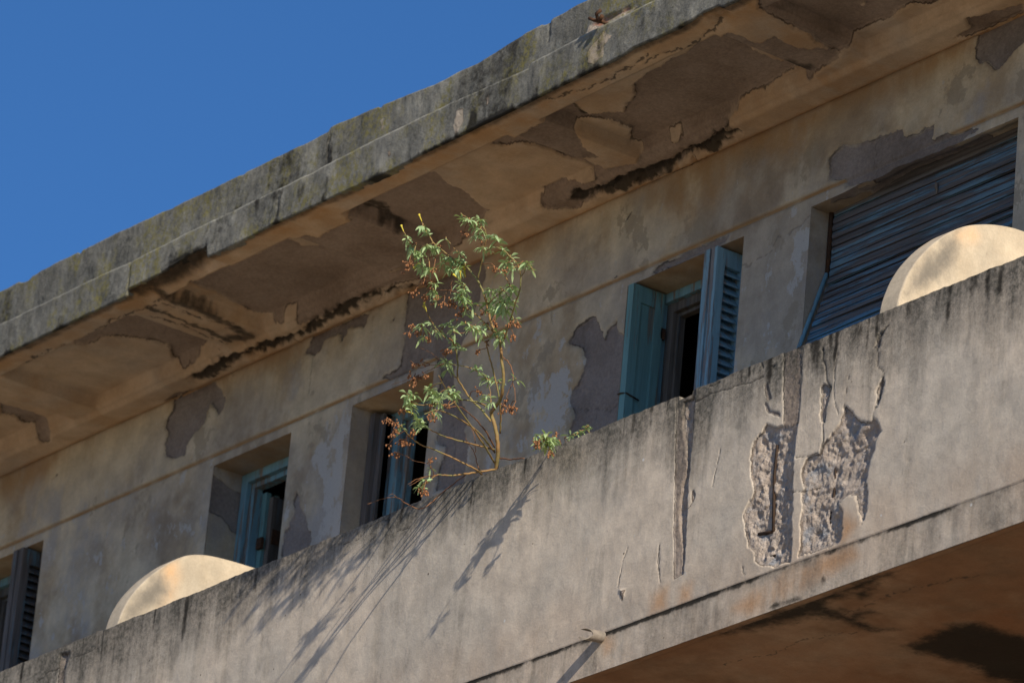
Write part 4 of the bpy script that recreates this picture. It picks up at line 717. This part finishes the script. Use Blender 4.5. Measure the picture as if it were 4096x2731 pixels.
shrub('tobacco_shrub','tall straggly green shrub with brown seed clusters growing out of the balcony parapet',
 [([(-0.148,0.070,-0.513),(-0.030,-0.098,-0.487),(0.058,-0.265,-0.442),(0.170,-0.432,-0.423),(0.336,-0.600,-0.444)],0.0055,0.0025,False),
 ([(-0.155,0.070,-0.462),(-0.033,-0.112,-0.454),(0.045,-0.295,-0.460),(0.171,-0.477,-0.521),(0.346,-0.660,-0.642)],0.0052,0.0022,False),
 ([(-0.178,0.100,-0.544),(-0.133,0.072,-0.486),(-0.103,0.044,-0.436),(-0.093,0.016,-0.375),(-0.092,-0.012,-0.317),(-0.029,-0.040,-0.319),(0.044,-0.068,-0.314),(0.097,-0.096,-0.298),(0.137,-0.124,-0.240),(0.154,-0.152,-0.187),(0.171,-0.180,-0.116)],0.0115,0.0075,False),
 ([(0.171,-0.180,-0.116),(0.227,-0.204,-0.120),(0.289,-0.228,-0.073),(0.344,-0.252,-0.043),(0.398,-0.276,-0.006),(0.452,-0.300,0.031),(0.476,-0.324,0.088),(0.476,-0.348,0.123),(0.458,-0.372,0.150),(0.440,-0.396,0.177),(0.404,-0.420,0.198)],0.0050,0.0025,False),
 ([(0.171,-0.180,-0.116),(0.161,-0.205,-0.072),(0.148,-0.230,-0.010),(0.150,-0.255,0.048),(0.162,-0.280,0.079),(0.160,-0.305,0.120),(0.156,-0.330,0.149),(0.122,-0.355,0.197),(0.054,-0.380,0.248),(-0.004,-0.405,0.300),(-0.054,-0.430,0.349),(-0.075,-0.455,0.402),(-0.085,-0.480,0.437)],0.0068,0.0030,False),
 ([(0.123,-0.300,0.163),(0.175,-0.323,0.213),(0.218,-0.346,0.254),(0.257,-0.369,0.295),(0.273,-0.391,0.332),(0.259,-0.414,0.346),(0.205,-0.437,0.385),(0.176,-0.460,0.411)],0.0042,0.0020,False),
 ([(0.282,-0.380,0.223),(0.365,-0.400,0.222),(0.437,-0.420,0.231)],0.0025,0.0018,False),
 ([(0.446,-0.300,0.075),(0.507,-0.320,0.092),(0.550,-0.340,0.103),(0.632,-0.360,0.031)],0.0022,0.0016,False),
 ([(-0.039,-0.440,0.341),(-0.103,-0.455,0.337),(-0.154,-0.470,0.366),(-0.187,-0.485,0.401),(-0.194,-0.500,0.423)],0.0030,0.0018,False),
 ([(0.115,-0.350,0.201),(0.069,-0.373,0.276),(0.037,-0.397,0.324),(0.017,-0.420,0.356)],0.0028,0.0015,False),
 ([(0.018,-0.420,0.288),(-0.028,-0.440,0.271),(-0.067,-0.460,0.270),(-0.116,-0.480,0.272),(-0.133,-0.500,0.252)],0.0028,0.0018,True),
 ([(0.149,-0.200,-0.067),(0.127,-0.237,-0.030),(0.106,-0.273,0.007),(0.086,-0.310,0.031),(0.097,-0.347,0.040),(0.133,-0.383,0.066),(0.209,-0.420,0.075)],0.0042,0.0025,False),
 ([(-0.056,0.020,-0.414),(0.006,-0.030,-0.355),(0.052,-0.080,-0.299),(0.069,-0.130,-0.210),(0.088,-0.180,-0.141),(0.133,-0.230,-0.115),(0.177,-0.280,-0.130),(0.187,-0.330,-0.095),(0.179,-0.380,-0.085)],0.0050,0.0022,False),
 ([(-0.206,0.070,-0.303),(-0.219,0.025,-0.259),(-0.251,-0.019,-0.209),(-0.254,-0.064,-0.167),(-0.236,-0.108,-0.144),(-0.182,-0.153,-0.100),(-0.148,-0.197,-0.050),(-0.118,-0.242,-0.036),(-0.105,-0.286,-0.041),(-0.115,-0.331,-0.010),(-0.107,-0.375,0.022),(-0.070,-0.420,0.028)],0.0058,0.0022,False),
 ([(-0.218,-0.120,-0.156),(-0.215,-0.167,-0.135),(-0.192,-0.213,-0.116),(-0.121,-0.260,-0.108)],0.0030,0.0020,False),
 ([(-0.207,0.050,-0.239),(-0.180,-0.026,-0.249),(-0.170,-0.101,-0.263),(-0.119,-0.177,-0.304),(-0.083,-0.253,-0.358),(-0.072,-0.329,-0.379),(-0.057,-0.404,-0.412),(-0.025,-0.480,-0.438)],0.0045,0.0022,False),
 ([(-0.185,0.090,-0.436),(-0.162,-0.017,-0.454),(-0.128,-0.123,-0.478),(-0.103,-0.230,-0.496),(-0.039,-0.337,-0.522),(0.046,-0.443,-0.554),(0.151,-0.550,-0.591)],0.0048,0.0020,False),
 ([(-0.189,0.090,-0.423),(-0.124,-0.008,-0.398),(-0.071,-0.106,-0.382),(-0.003,-0.204,-0.395),(0.067,-0.302,-0.420),(0.076,-0.400,-0.465)],0.0042,0.0018,True),
 ([(-0.222,0.060,-0.554),(-0.132,-0.025,-0.585),(-0.111,-0.110,-0.583),(-0.141,-0.195,-0.559),(-0.119,-0.280,-0.564),(-0.106,-0.365,-0.569),(-0.065,-0.450,-0.568),(-0.004,-0.535,-0.568),(0.071,-0.620,-0.603)],0.0055,0.0018,False),
 ([(-0.157,0.080,-0.540),(-0.169,-0.032,-0.586),(-0.151,-0.144,-0.637),(-0.096,-0.256,-0.682),(0.022,-0.368,-0.761),(0.151,-0.480,-0.852)],0.0058,0.0022,False),
 ([(0.056,-0.360,-0.753),(0.029,-0.400,-0.767),(0.012,-0.440,-0.787),(0.006,-0.480,-0.821)],0.0030,0.0010,True),
 ([(0.024,-0.410,-0.769),(0.021,-0.445,-0.802),(0.017,-0.480,-0.830)],0.0020,0.0009,True),
 ([(-0.143,0.090,-0.485),(-0.038,0.067,-0.527),(0.052,0.043,-0.555),(0.143,0.020,-0.584)],0.0040,0.0030,True),
 ([(-0.246,0.080,-0.544),(-0.245,0.047,-0.506),(-0.232,0.015,-0.459),(-0.230,-0.017,-0.433),(-0.217,-0.050,-0.416)],0.0030,0.0012,True),
 ([(-0.230,0.020,-0.458),(-0.207,-0.007,-0.400),(-0.210,-0.033,-0.358),(-0.217,-0.060,-0.356)],0.0020,0.0010,True),
 ([(0.051,-0.080,-0.111),(0.115,-0.088,-0.162),(0.162,-0.096,-0.220),(0.181,-0.104,-0.275),(0.169,-0.112,-0.317),(0.166,-0.120,-0.348)],0.0032,0.0015,True),
 ([(0.175,-0.100,-0.273),(0.213,-0.110,-0.328),(0.236,-0.120,-0.385)],0.0020,0.0012,True),
 ([(0.174,-0.100,-0.266),(0.221,-0.120,-0.281)],0.0020,0.0012,False),
 ([(-0.045,0.000,-0.184),(-0.070,-0.044,-0.188),(-0.071,-0.088,-0.165),(-0.110,-0.132,-0.137),(-0.127,-0.176,-0.135),(-0.143,-0.220,-0.135)],0.0035,0.0020,False),
 ([(-0.024,-0.120,-0.191),(0.077,-0.150,-0.291),(0.139,-0.180,-0.378)],0.0020,0.0015,False),
 ([(-0.317,0.050,-0.523),(-0.425,-0.014,-0.617),(-0.459,-0.079,-0.694),(-0.488,-0.143,-0.682),(-0.456,-0.207,-0.685),(-0.412,-0.271,-0.710),(-0.413,-0.336,-0.741),(-0.413,-0.400,-0.781)],0.0030,0.0011,True),
 ([(-0.279,-0.340,-0.767),(-0.290,-0.355,-0.751),(-0.296,-0.370,-0.763)],0.0014,0.0007,True),
 ([(0.047,-0.380,-0.757),(0.072,-0.407,-0.745),(0.068,-0.433,-0.728),(-0.002,-0.460,-0.703)],0.0020,0.0010,True),
 ([(-0.119,-0.260,-0.151),(-0.199,-0.280,-0.166),(-0.293,-0.300,-0.182),(-0.437,-0.320,-0.185)],0.0020,0.0008,True),
 ([(-0.165,-0.260,-0.126),(-0.204,-0.285,-0.087),(-0.260,-0.310,-0.054)],0.0018,0.0008,True),
 ([(-0.133,-0.260,-0.153),(-0.216,-0.277,-0.141),(-0.269,-0.293,-0.144),(-0.320,-0.310,-0.105)],0.0018,0.0008,True),
 ([(0.050,-0.380,0.152),(0.038,-0.405,0.081),(0.011,-0.430,0.050)],0.0016,0.0009,True),
 ([(0.050,-0.380,0.152),(0.066,-0.395,0.088),(0.082,-0.410,0.054)],0.0014,0.0008,True),
 ([(0.146,-0.200,-0.048),(0.097,-0.253,-0.051),(0.040,-0.307,-0.070),(0.068,-0.360,-0.089)],0.0030,0.0016,True),
 ([(0.126,-0.220,0.018),(0.108,-0.273,0.054),(0.116,-0.327,0.041),(0.123,-0.380,0.040)],0.0022,0.0014,False),
 ([(0.003,-0.360,-0.095),(-0.030,-0.380,-0.068),(-0.098,-0.400,-0.061),(-0.169,-0.420,-0.041)],0.0020,0.0012,False),
 ([(0.128,-0.380,0.069),(0.047,-0.400,0.104),(-0.023,-0.420,0.118),(-0.076,-0.440,0.151)],0.0022,0.0014,True),
 ([(0.128,-0.240,0.059),(0.219,-0.267,0.061),(0.320,-0.293,0.059),(0.404,-0.320,0.045)],0.0030,0.0018,False),
 ([(0.139,-0.220,-0.010),(0.229,-0.260,0.000),(0.310,-0.300,-0.000)],0.0026,0.0018,False)],
 [((-0.049,-0.499,0.405),(-0.082,-0.473,0.427),None,17),((-0.073,-0.462,0.393),(-0.075,-0.455,0.402),None,19),((-0.157,-0.501,0.381),(-0.182,-0.483,0.396),None,10),((-0.156,-0.474,0.347),(-0.154,-0.470,0.366),None,17),((-0.114,-0.457,0.303),(-0.103,-0.455,0.337),None,17),((-0.020,-0.485,0.303),(-0.076,-0.449,0.339),None,17),((0.007,-0.462,0.302),(-0.040,-0.423,0.335),None,15),((-0.087,-0.455,0.234),(-0.081,-0.466,0.270),None,17),((0.005,-0.476,0.189),(-0.050,-0.451,0.270),None,15),((-0.108,-0.490,0.303),(-0.132,-0.464,0.354),None,13),((-0.056,-0.389,0.308),(-0.012,-0.409,0.307),None,15),((0.027,-0.402,0.255),(0.029,-0.391,0.270),None,17),((0.036,-0.366,0.246),(0.064,-0.376,0.241),None,19),((0.091,-0.375,0.239),(0.089,-0.363,0.244),None,17),((0.029,-0.378,0.214),(0.064,-0.376,0.241),None,17),((0.110,-0.400,0.182),(0.083,-0.369,0.226),None,17),((0.099,-0.362,0.229),(0.095,-0.360,0.233),None,13),((-0.034,-0.379,0.256),(0.029,-0.391,0.270),None,13),((0.204,-0.449,0.376),(0.201,-0.440,0.389),None,17),((0.237,-0.416,0.358),(0.244,-0.421,0.357),None,17),((0.275,-0.417,0.365),(0.252,-0.418,0.352),None,10),((0.264,-0.470,0.351),(0.213,-0.434,0.380),None,13),((0.165,-0.451,0.405),(0.180,-0.457,0.407),None,8),((0.211,-0.383,0.322),(0.264,-0.378,0.311),None,13),((0.286,-0.423,0.311),(0.267,-0.401,0.338),None,13),((0.266,-0.390,0.243),(0.229,-0.352,0.266),None,15),((0.305,-0.377,0.230),(0.318,-0.389,0.223),None,8),((0.396,-0.426,0.247),(0.416,-0.414,0.228),None,13),((0.405,-0.411,0.237),(0.416,-0.414,0.228),None,10),((0.421,-0.383,0.187),(0.440,-0.396,0.177),None,15),((0.429,-0.362,0.132),(0.463,-0.365,0.142),None,17),((0.436,-0.357,0.161),(0.458,-0.372,0.150),None,10),((0.460,-0.354,0.095),(0.476,-0.338,0.108),None,10),((0.506,-0.329,0.120),(0.544,-0.337,0.102),None,10),((0.564,-0.353,0.095),(0.550,-0.340,0.103),None,13),((0.567,-0.335,0.070),(0.597,-0.351,0.062),None,8),((0.308,-0.307,0.143),(0.404,-0.320,0.045),None,6),((0.073,-0.451,0.323),(0.020,-0.417,0.351),None,4),((0.120,-0.409,0.256),(0.065,-0.377,0.283),None,8),((0.021,-0.453,0.125),(-0.038,-0.426,0.127),None,10),((-0.064,-0.405,0.128),(-0.030,-0.423,0.122),None,13),((0.024,-0.440,0.055),(0.015,-0.426,0.054),None,6),((0.165,-0.417,0.094),(0.198,-0.415,0.073),None,13),((0.205,-0.421,0.051),(0.166,-0.399,0.070),None,19),((0.130,-0.388,0.059),(0.128,-0.378,0.062),None,19),((0.160,-0.379,0.036),(0.112,-0.362,0.051),None,17),((0.141,-0.330,0.033),(0.114,-0.311,0.045),None,10),((0.085,-0.315,0.017),(0.086,-0.310,0.031),None,10),((0.222,-0.292,0.088),(0.161,-0.287,0.091),None,15),((0.264,-0.275,0.087),(0.306,-0.290,0.060),None,15),((0.402,-0.319,0.045),(0.404,-0.320,0.045),None,17),((0.403,-0.304,0.032),(0.404,-0.320,0.045),None,13),((0.159,-0.244,0.074),(0.180,-0.255,0.060),None,15),((0.270,-0.281,0.030),(0.310,-0.300,-0.000),None,19),((0.348,-0.300,-0.011),(0.310,-0.300,-0.000),None,19),((0.272,-0.290,-0.022),(0.229,-0.260,0.000),None,17),((0.137,-0.247,0.061),(0.152,-0.259,0.053),None,13),((0.326,-0.251,0.011),(0.383,-0.269,-0.016),None,15),((0.280,-0.263,-0.010),(0.263,-0.277,0.000),None,17),((0.356,-0.295,0.018),(0.306,-0.290,0.060),None,15),((0.305,-0.253,-0.019),(0.352,-0.255,-0.037),None,10),((-0.076,-0.433,-0.035),(-0.119,-0.406,-0.055),None,13),((-0.120,-0.390,-0.070),(-0.098,-0.400,-0.061),None,8),((-0.111,-0.356,-0.000),(-0.111,-0.350,0.004),None,10),((-0.013,-0.406,-0.075),(-0.040,-0.383,-0.067),None,8),((-0.004,-0.348,-0.028),(-0.111,-0.312,-0.023),None,13),((0.050,-0.349,-0.068),(0.068,-0.360,-0.089),None,17),((-0.145,-0.216,-0.025),(-0.123,-0.235,-0.038),None,10),((-0.059,-0.340,-0.047),(-0.109,-0.305,-0.027),None,10),((0.167,-0.372,-0.079),(0.179,-0.380,-0.085),None,13),((0.218,-0.353,-0.099),(0.186,-0.337,-0.094),None,15),((0.224,-0.375,-0.120),(0.185,-0.344,-0.092),None,10),((0.239,-0.324,-0.126),(0.181,-0.301,-0.115),None,13),((0.161,-0.195,-0.069),(0.162,-0.201,-0.078),None,17),((0.205,-0.198,-0.082),(0.244,-0.211,-0.107),None,13),((0.231,-0.228,-0.123),(0.167,-0.191,-0.097),None,10),((-0.126,-0.207,-0.052),(-0.144,-0.204,-0.048),None,13),((0.163,-0.274,-0.058),(0.127,-0.237,-0.030),None,10),((0.339,-0.239,-0.067),(0.320,-0.242,-0.056),None,6),((-0.144,-0.240,-0.132),(-0.182,-0.220,-0.115),None,15),((-0.227,-0.174,-0.118),(-0.205,-0.187,-0.127),None,13),((-0.229,-0.194,-0.106),(-0.192,-0.213,-0.116),None,10),((-0.064,-0.123,-0.147),(-0.093,-0.113,-0.149),None,15),((-0.101,-0.056,-0.158),(-0.071,-0.075,-0.171),None,13),((-0.041,-0.072,-0.198),(-0.070,-0.050,-0.184),None,13),((-0.007,-0.048,-0.200),(-0.052,-0.013,-0.185),None,10),((0.094,-0.171,-0.339),(0.112,-0.167,-0.341),None,10),((0.195,-0.218,-0.411),(0.139,-0.180,-0.378),None,10),((-0.017,-0.508,-0.419),(-0.025,-0.480,-0.438),None,17),((-0.017,-0.496,-0.446),(-0.025,-0.480,-0.438),None,19),((-0.017,-0.483,-0.400),(-0.025,-0.480,-0.438),None,15),((-0.039,-0.370,-0.346),(-0.070,-0.339,-0.383),None,19),((-0.011,-0.366,-0.383),(-0.072,-0.329,-0.379),None,19),((0.154,-0.516,-0.427),(0.264,-0.528,-0.435),None,15),((-0.048,-0.328,-0.385),(-0.075,-0.307,-0.373),None,13),((0.150,-0.391,-0.417),(0.154,-0.409,-0.426),None,17),((0.173,-0.395,-0.412),(0.154,-0.409,-0.426),None,17),((0.247,-0.474,-0.439),(0.193,-0.456,-0.426),None,10),((0.209,-0.516,-0.549),(0.196,-0.504,-0.538),None,13),((0.147,-0.559,-0.581),(0.151,-0.550,-0.591),None,19),((0.115,-0.521,-0.584),(0.121,-0.520,-0.580),None,17),((0.136,-0.484,-0.838),(0.151,-0.480,-0.852),None,8),((0.111,-0.486,-0.868),(0.151,-0.480,-0.852),None,6),((0.230,-0.123,-0.283),(0.221,-0.120,-0.281),None,6),((0.044,-0.398,-0.732),(0.071,-0.414,-0.740),None,4),((0.153,-0.466,-0.441),(0.193,-0.456,-0.426),None,13),((-0.051,-0.494,-0.388),(-0.025,-0.480,-0.438),None,8),((-0.010,-0.532,-0.560),(-0.004,-0.535,-0.568),None,6)],
 [((-0.093,-0.521,0.233),(-0.131,-0.497,0.255),10,0.023),((-0.111,-0.519,0.215),(-0.133,-0.500,0.252),9,0.022),((-0.139,-0.412,0.215),(-0.076,-0.440,0.151),14,0.027),((-0.042,-0.438,0.154),(-0.061,-0.434,0.141),12,0.025),((-0.065,-0.442,0.153),(-0.076,-0.440,0.151),12,0.025),((-0.092,-0.479,0.106),(-0.076,-0.440,0.151),16,0.030),((-0.064,-0.442,0.095),(-0.053,-0.431,0.137),14,0.027),((-0.005,-0.422,0.081),(0.018,-0.423,0.059),12,0.025),((0.106,-0.454,0.009),(0.026,-0.416,0.067),12,0.025),((0.083,-0.407,0.049),(0.082,-0.410,0.054),10,0.023),((0.071,-0.376,0.038),(0.123,-0.380,0.040),12,0.025),((0.129,-0.367,0.006),(0.092,-0.331,0.036),12,0.025),((0.041,-0.317,0.017),(0.089,-0.320,0.033),12,0.025),((0.187,-0.438,0.324),(0.221,-0.431,0.374),12,0.025),((0.268,-0.315,0.176),(0.175,-0.323,0.213),10,0.023),((0.422,-0.374,0.094),(0.468,-0.358,0.134),7,0.020),((0.122,-0.227,-0.020),(0.127,-0.237,-0.030),10,0.023),((0.157,-0.211,-0.018),(0.152,-0.223,-0.027),12,0.025),((0.362,-0.273,-0.096),(0.305,-0.235,-0.064),12,0.025),((0.417,-0.271,-0.123),(0.305,-0.235,-0.064),9,0.022),((0.304,-0.207,-0.119),(0.253,-0.214,-0.100),10,0.023),((0.068,-0.215,0.054),(0.118,-0.243,0.034),9,0.022),((-0.155,-0.442,-0.055),(-0.169,-0.420,-0.041),9,0.022),((-0.130,-0.422,-0.059),(-0.149,-0.414,-0.047),9,0.022),((-0.066,-0.393,-0.092),(-0.079,-0.394,-0.063),12,0.025),((-0.138,-0.438,-0.025),(-0.169,-0.420,-0.041),5,0.018),((-0.111,-0.275,-0.102),(-0.121,-0.260,-0.108),12,0.025),((-0.072,-0.278,-0.111),(-0.121,-0.260,-0.108),7,0.020),((-0.132,-0.484,0.348),(-0.154,-0.470,0.366),4,0.016),((-0.106,-0.453,0.339),(-0.103,-0.455,0.337),5,0.018),((0.247,-0.381,0.282),(0.246,-0.362,0.283),3,0.015),((0.001,-0.433,0.326),(-0.033,-0.419,0.328),3,0.015),((-0.020,-0.416,0.063),(0.011,-0.430,0.050),9,0.022),((0.042,-0.481,0.176),(-0.034,-0.443,0.271),7,0.020),((0.496,-0.341,0.113),(0.476,-0.341,0.113),3,0.015),((0.123,-0.219,-0.102),(0.133,-0.230,-0.115),5,0.018),((-0.271,-0.321,-0.134),(-0.298,-0.303,-0.122),12,0.025),((-0.255,-0.324,-0.210),(-0.293,-0.300,-0.182),16,0.030),((-0.291,-0.281,-0.174),(-0.279,-0.297,-0.180),9,0.022),((-0.186,-0.312,-0.209),(-0.239,-0.289,-0.173),9,0.022),((-0.150,-0.052,-0.211),(-0.252,-0.025,-0.203),14,0.027),((-0.061,-0.349,-0.388),(-0.070,-0.339,-0.383),9,0.022),((-0.112,-0.471,-0.442),(-0.025,-0.480,-0.438),12,0.025),((0.057,-0.653,-0.583),(0.071,-0.620,-0.603),12,0.025),((0.101,-0.637,-0.607),(0.071,-0.620,-0.603),12,0.025),((0.066,-0.624,-0.647),(0.061,-0.608,-0.598),9,0.022),((-0.130,-0.444,-0.566),(-0.056,-0.462,-0.568),16,0.030),((-0.088,-0.447,-0.593),(-0.071,-0.438,-0.568),12,0.025),((-0.175,-0.440,-0.613),(-0.002,-0.460,-0.703),14,0.027),((0.005,-0.466,-0.573),(-0.071,-0.438,-0.568),12,0.025),((0.315,-0.598,-0.626),(0.271,-0.582,-0.590),14,0.027),((0.156,-0.114,-0.362),(0.166,-0.120,-0.348),12,0.025),((0.171,-0.098,-0.391),(0.236,-0.120,-0.385),16,0.030),((0.049,-0.046,-0.354),(0.013,-0.037,-0.347),12,0.025),((0.259,-0.144,-0.423),(0.236,-0.120,-0.385),12,0.025),((0.178,-0.512,-0.898),(0.151,-0.480,-0.852),16,0.030),((0.098,-0.436,-0.713),(0.068,-0.433,-0.728),7,0.020),((-0.045,-0.280,-0.377),(-0.083,-0.253,-0.358),7,0.020),((0.023,-0.192,-0.109),(0.113,-0.209,-0.126),7,0.020),((0.193,-0.438,-0.407),(0.193,-0.456,-0.426),5,0.018),((-0.290,-0.330,-0.180),(-0.313,-0.303,-0.183),5,0.018),((-0.228,-0.304,-0.129),(-0.239,-0.284,-0.143),5,0.018),((0.006,-0.567,-0.593),(0.039,-0.584,-0.588),9,0.022),((-0.151,-0.494,-0.600),(-0.030,-0.499,-0.568),4,0.016)],
 [((-0.074,-0.414,0.028),(-0.40,-.3,0.80)),((-0.071,-0.420,0.034),(-0.20,-.3,0.90)),((-0.092,-0.471,0.255),(-0.20,-.3,-0.60)),((0.171,-0.420,0.110),(0.20,-.3,0.60)),((0.092,-0.351,0.180),(0.30,-.3,0.70)),((-0.194,-0.496,0.418),(-0.30,-.3,0.90)),((-0.040,-0.458,-0.473),(-0.80,-.3,0.40)),((-0.086,-0.480,0.443),(-0.30,-.3,0.90)),((0.093,-0.344,0.169),(0.10,-.3,0.90)),((0.156,-0.420,0.117),(-0.50,-.3,0.50))],0.044)
shrub('plant_sprig','short leafy sprig with brown seeds hanging over the parapet just right of the tall shrub',
 [([(0.151,0.160,-0.576),(0.267,0.080,-0.595),(0.361,0.000,-0.614),(0.449,-0.080,-0.626),(0.515,-0.160,-0.639)],0.0040,0.0020,False),
 ([(0.477,-0.100,-0.640),(0.495,-0.150,-0.654),(0.527,-0.200,-0.672)],0.0025,0.0014,True),
 ([(0.517,-0.120,-0.674),(0.576,-0.150,-0.717),(0.633,-0.180,-0.747)],0.0020,0.0012,True),
 ([(0.384,-0.020,-0.626),(0.466,-0.100,-0.655),(0.529,-0.180,-0.678),(0.610,-0.260,-0.701)],0.0028,0.0012,False),
 ([(0.390,-0.020,-0.634),(0.463,-0.060,-0.618),(0.524,-0.100,-0.617)],0.0020,0.0010,True)],
 [((0.503,-0.152,-0.627),(0.515,-0.160,-0.639),None,13),((0.554,-0.168,-0.646),(0.506,-0.149,-0.637),None,15),((0.537,-0.135,-0.643),(0.468,-0.103,-0.630),None,13),((0.491,-0.114,-0.642),(0.459,-0.091,-0.628),None,15),((0.496,-0.150,-0.666),(0.511,-0.157,-0.672),None,10),((0.490,-0.092,-0.641),(0.437,-0.069,-0.625),None,10),((0.655,-0.279,-0.707),(0.610,-0.260,-0.701),None,8),((0.509,-0.095,-0.623),(0.449,-0.080,-0.626),None,8)],
 [((0.542,-0.211,-0.679),(0.527,-0.200,-0.672),12,0.025),((0.543,-0.203,-0.692),(0.541,-0.191,-0.682),9,0.022),((0.599,-0.156,-0.730),(0.633,-0.180,-0.747),12,0.025),((0.537,-0.155,-0.649),(0.487,-0.126,-0.634),5,0.018),((0.490,-0.108,-0.652),(0.437,-0.069,-0.625),5,0.018),((0.491,-0.074,-0.594),(0.524,-0.100,-0.617),3,0.015)],
 [((0.508,-0.157,-0.677),(-0.50,-.3,0.40))],0.05)
shrub('plant_sprig','tiny green sprig lying low along the parapet edge, left of the open blue shutters',
 [([(0.500,0.140,-0.543),(0.478,0.120,-0.525),(0.466,0.100,-0.510),(0.458,0.080,-0.526),(0.451,0.060,-0.548)],0.0030,0.0018,False),
 ([(0.466,0.100,-0.510),(0.511,0.080,-0.517),(0.552,0.060,-0.528)],0.0020,0.0012,False),
 ([(0.363,0.100,-0.554),(0.376,0.075,-0.542),(0.389,0.050,-0.535)],0.0020,0.0010,True),
 ([(0.308,0.100,-0.552),(0.314,0.075,-0.519),(0.342,0.050,-0.511)],0.0016,0.0009,True)],
 [((0.493,0.093,-0.508),(0.511,0.080,-0.517),None,8),((0.431,0.099,-0.513),(0.458,0.080,-0.526),None,10),((0.471,0.055,-0.547),(0.454,0.069,-0.539),None,8),((0.394,0.077,-0.528),(0.451,0.060,-0.548),None,6),((0.452,0.110,-0.498),(0.479,0.094,-0.512),None,6)],
 [((0.336,0.065,-0.552),(0.311,0.089,-0.538),3,0.015),((0.346,0.084,-0.537),(0.378,0.071,-0.541),3,0.015)],
 [],0.045)


# ---------------------------------------------------------------- dry roots hanging from the rotten joint under the eaves
def roots(label, line, num):
    p = np.array(line); m = Mesh(); L = np.concatenate([[0], np.cumsum(np.linalg.norm(np.diff(p, axis=0), axis=1))])
    for i in range(num):
        s0 = random.uniform(0, L[-1]); x_ = np.interp(s0, L, p[:, 0]); y_ = np.interp(s0, L, p[:, 1]); c = np.array([x_, y_ + random.uniform(-.04, .05), SZ + random.uniform(.0, .03)]); pts = [c]
        d = np.array([random.uniform(-1, 1), random.uniform(-.6, .6), random.uniform(-.8, -.1)])
        for k in range(random.randint(3, 6)):
            d = d + np.array([random.uniform(-.9, .9), random.uniform(-.6, .6), random.uniform(-.5, .7)]); c = c + d / np.linalg.norm(d) * random.uniform(.012, .03); c[2] = min(max(c[2], 1.505), 1.63); pts.append(c)
        m.tube(spline(pts, 3), np.linspace(.0014, .0007, (len(pts) - 1) * 3 + 1), 4)
    o = m.build("dry_roots", m_roots); o['label'] = label; o['category'] = 'roots'; o['group'] = 'dry roots in the joint under the eaves'; return o
m_roots = plain("dry_root_fibre", (.05, .042, .034), (.10, .08, .06), 30)
roots("dark tangle of dry roots in the rotten joint at the right end of the eaves", ROT[1], 150)
roots("long black strip of matted dry roots in the eaves joint behind the shrub", ROT[0], 180)
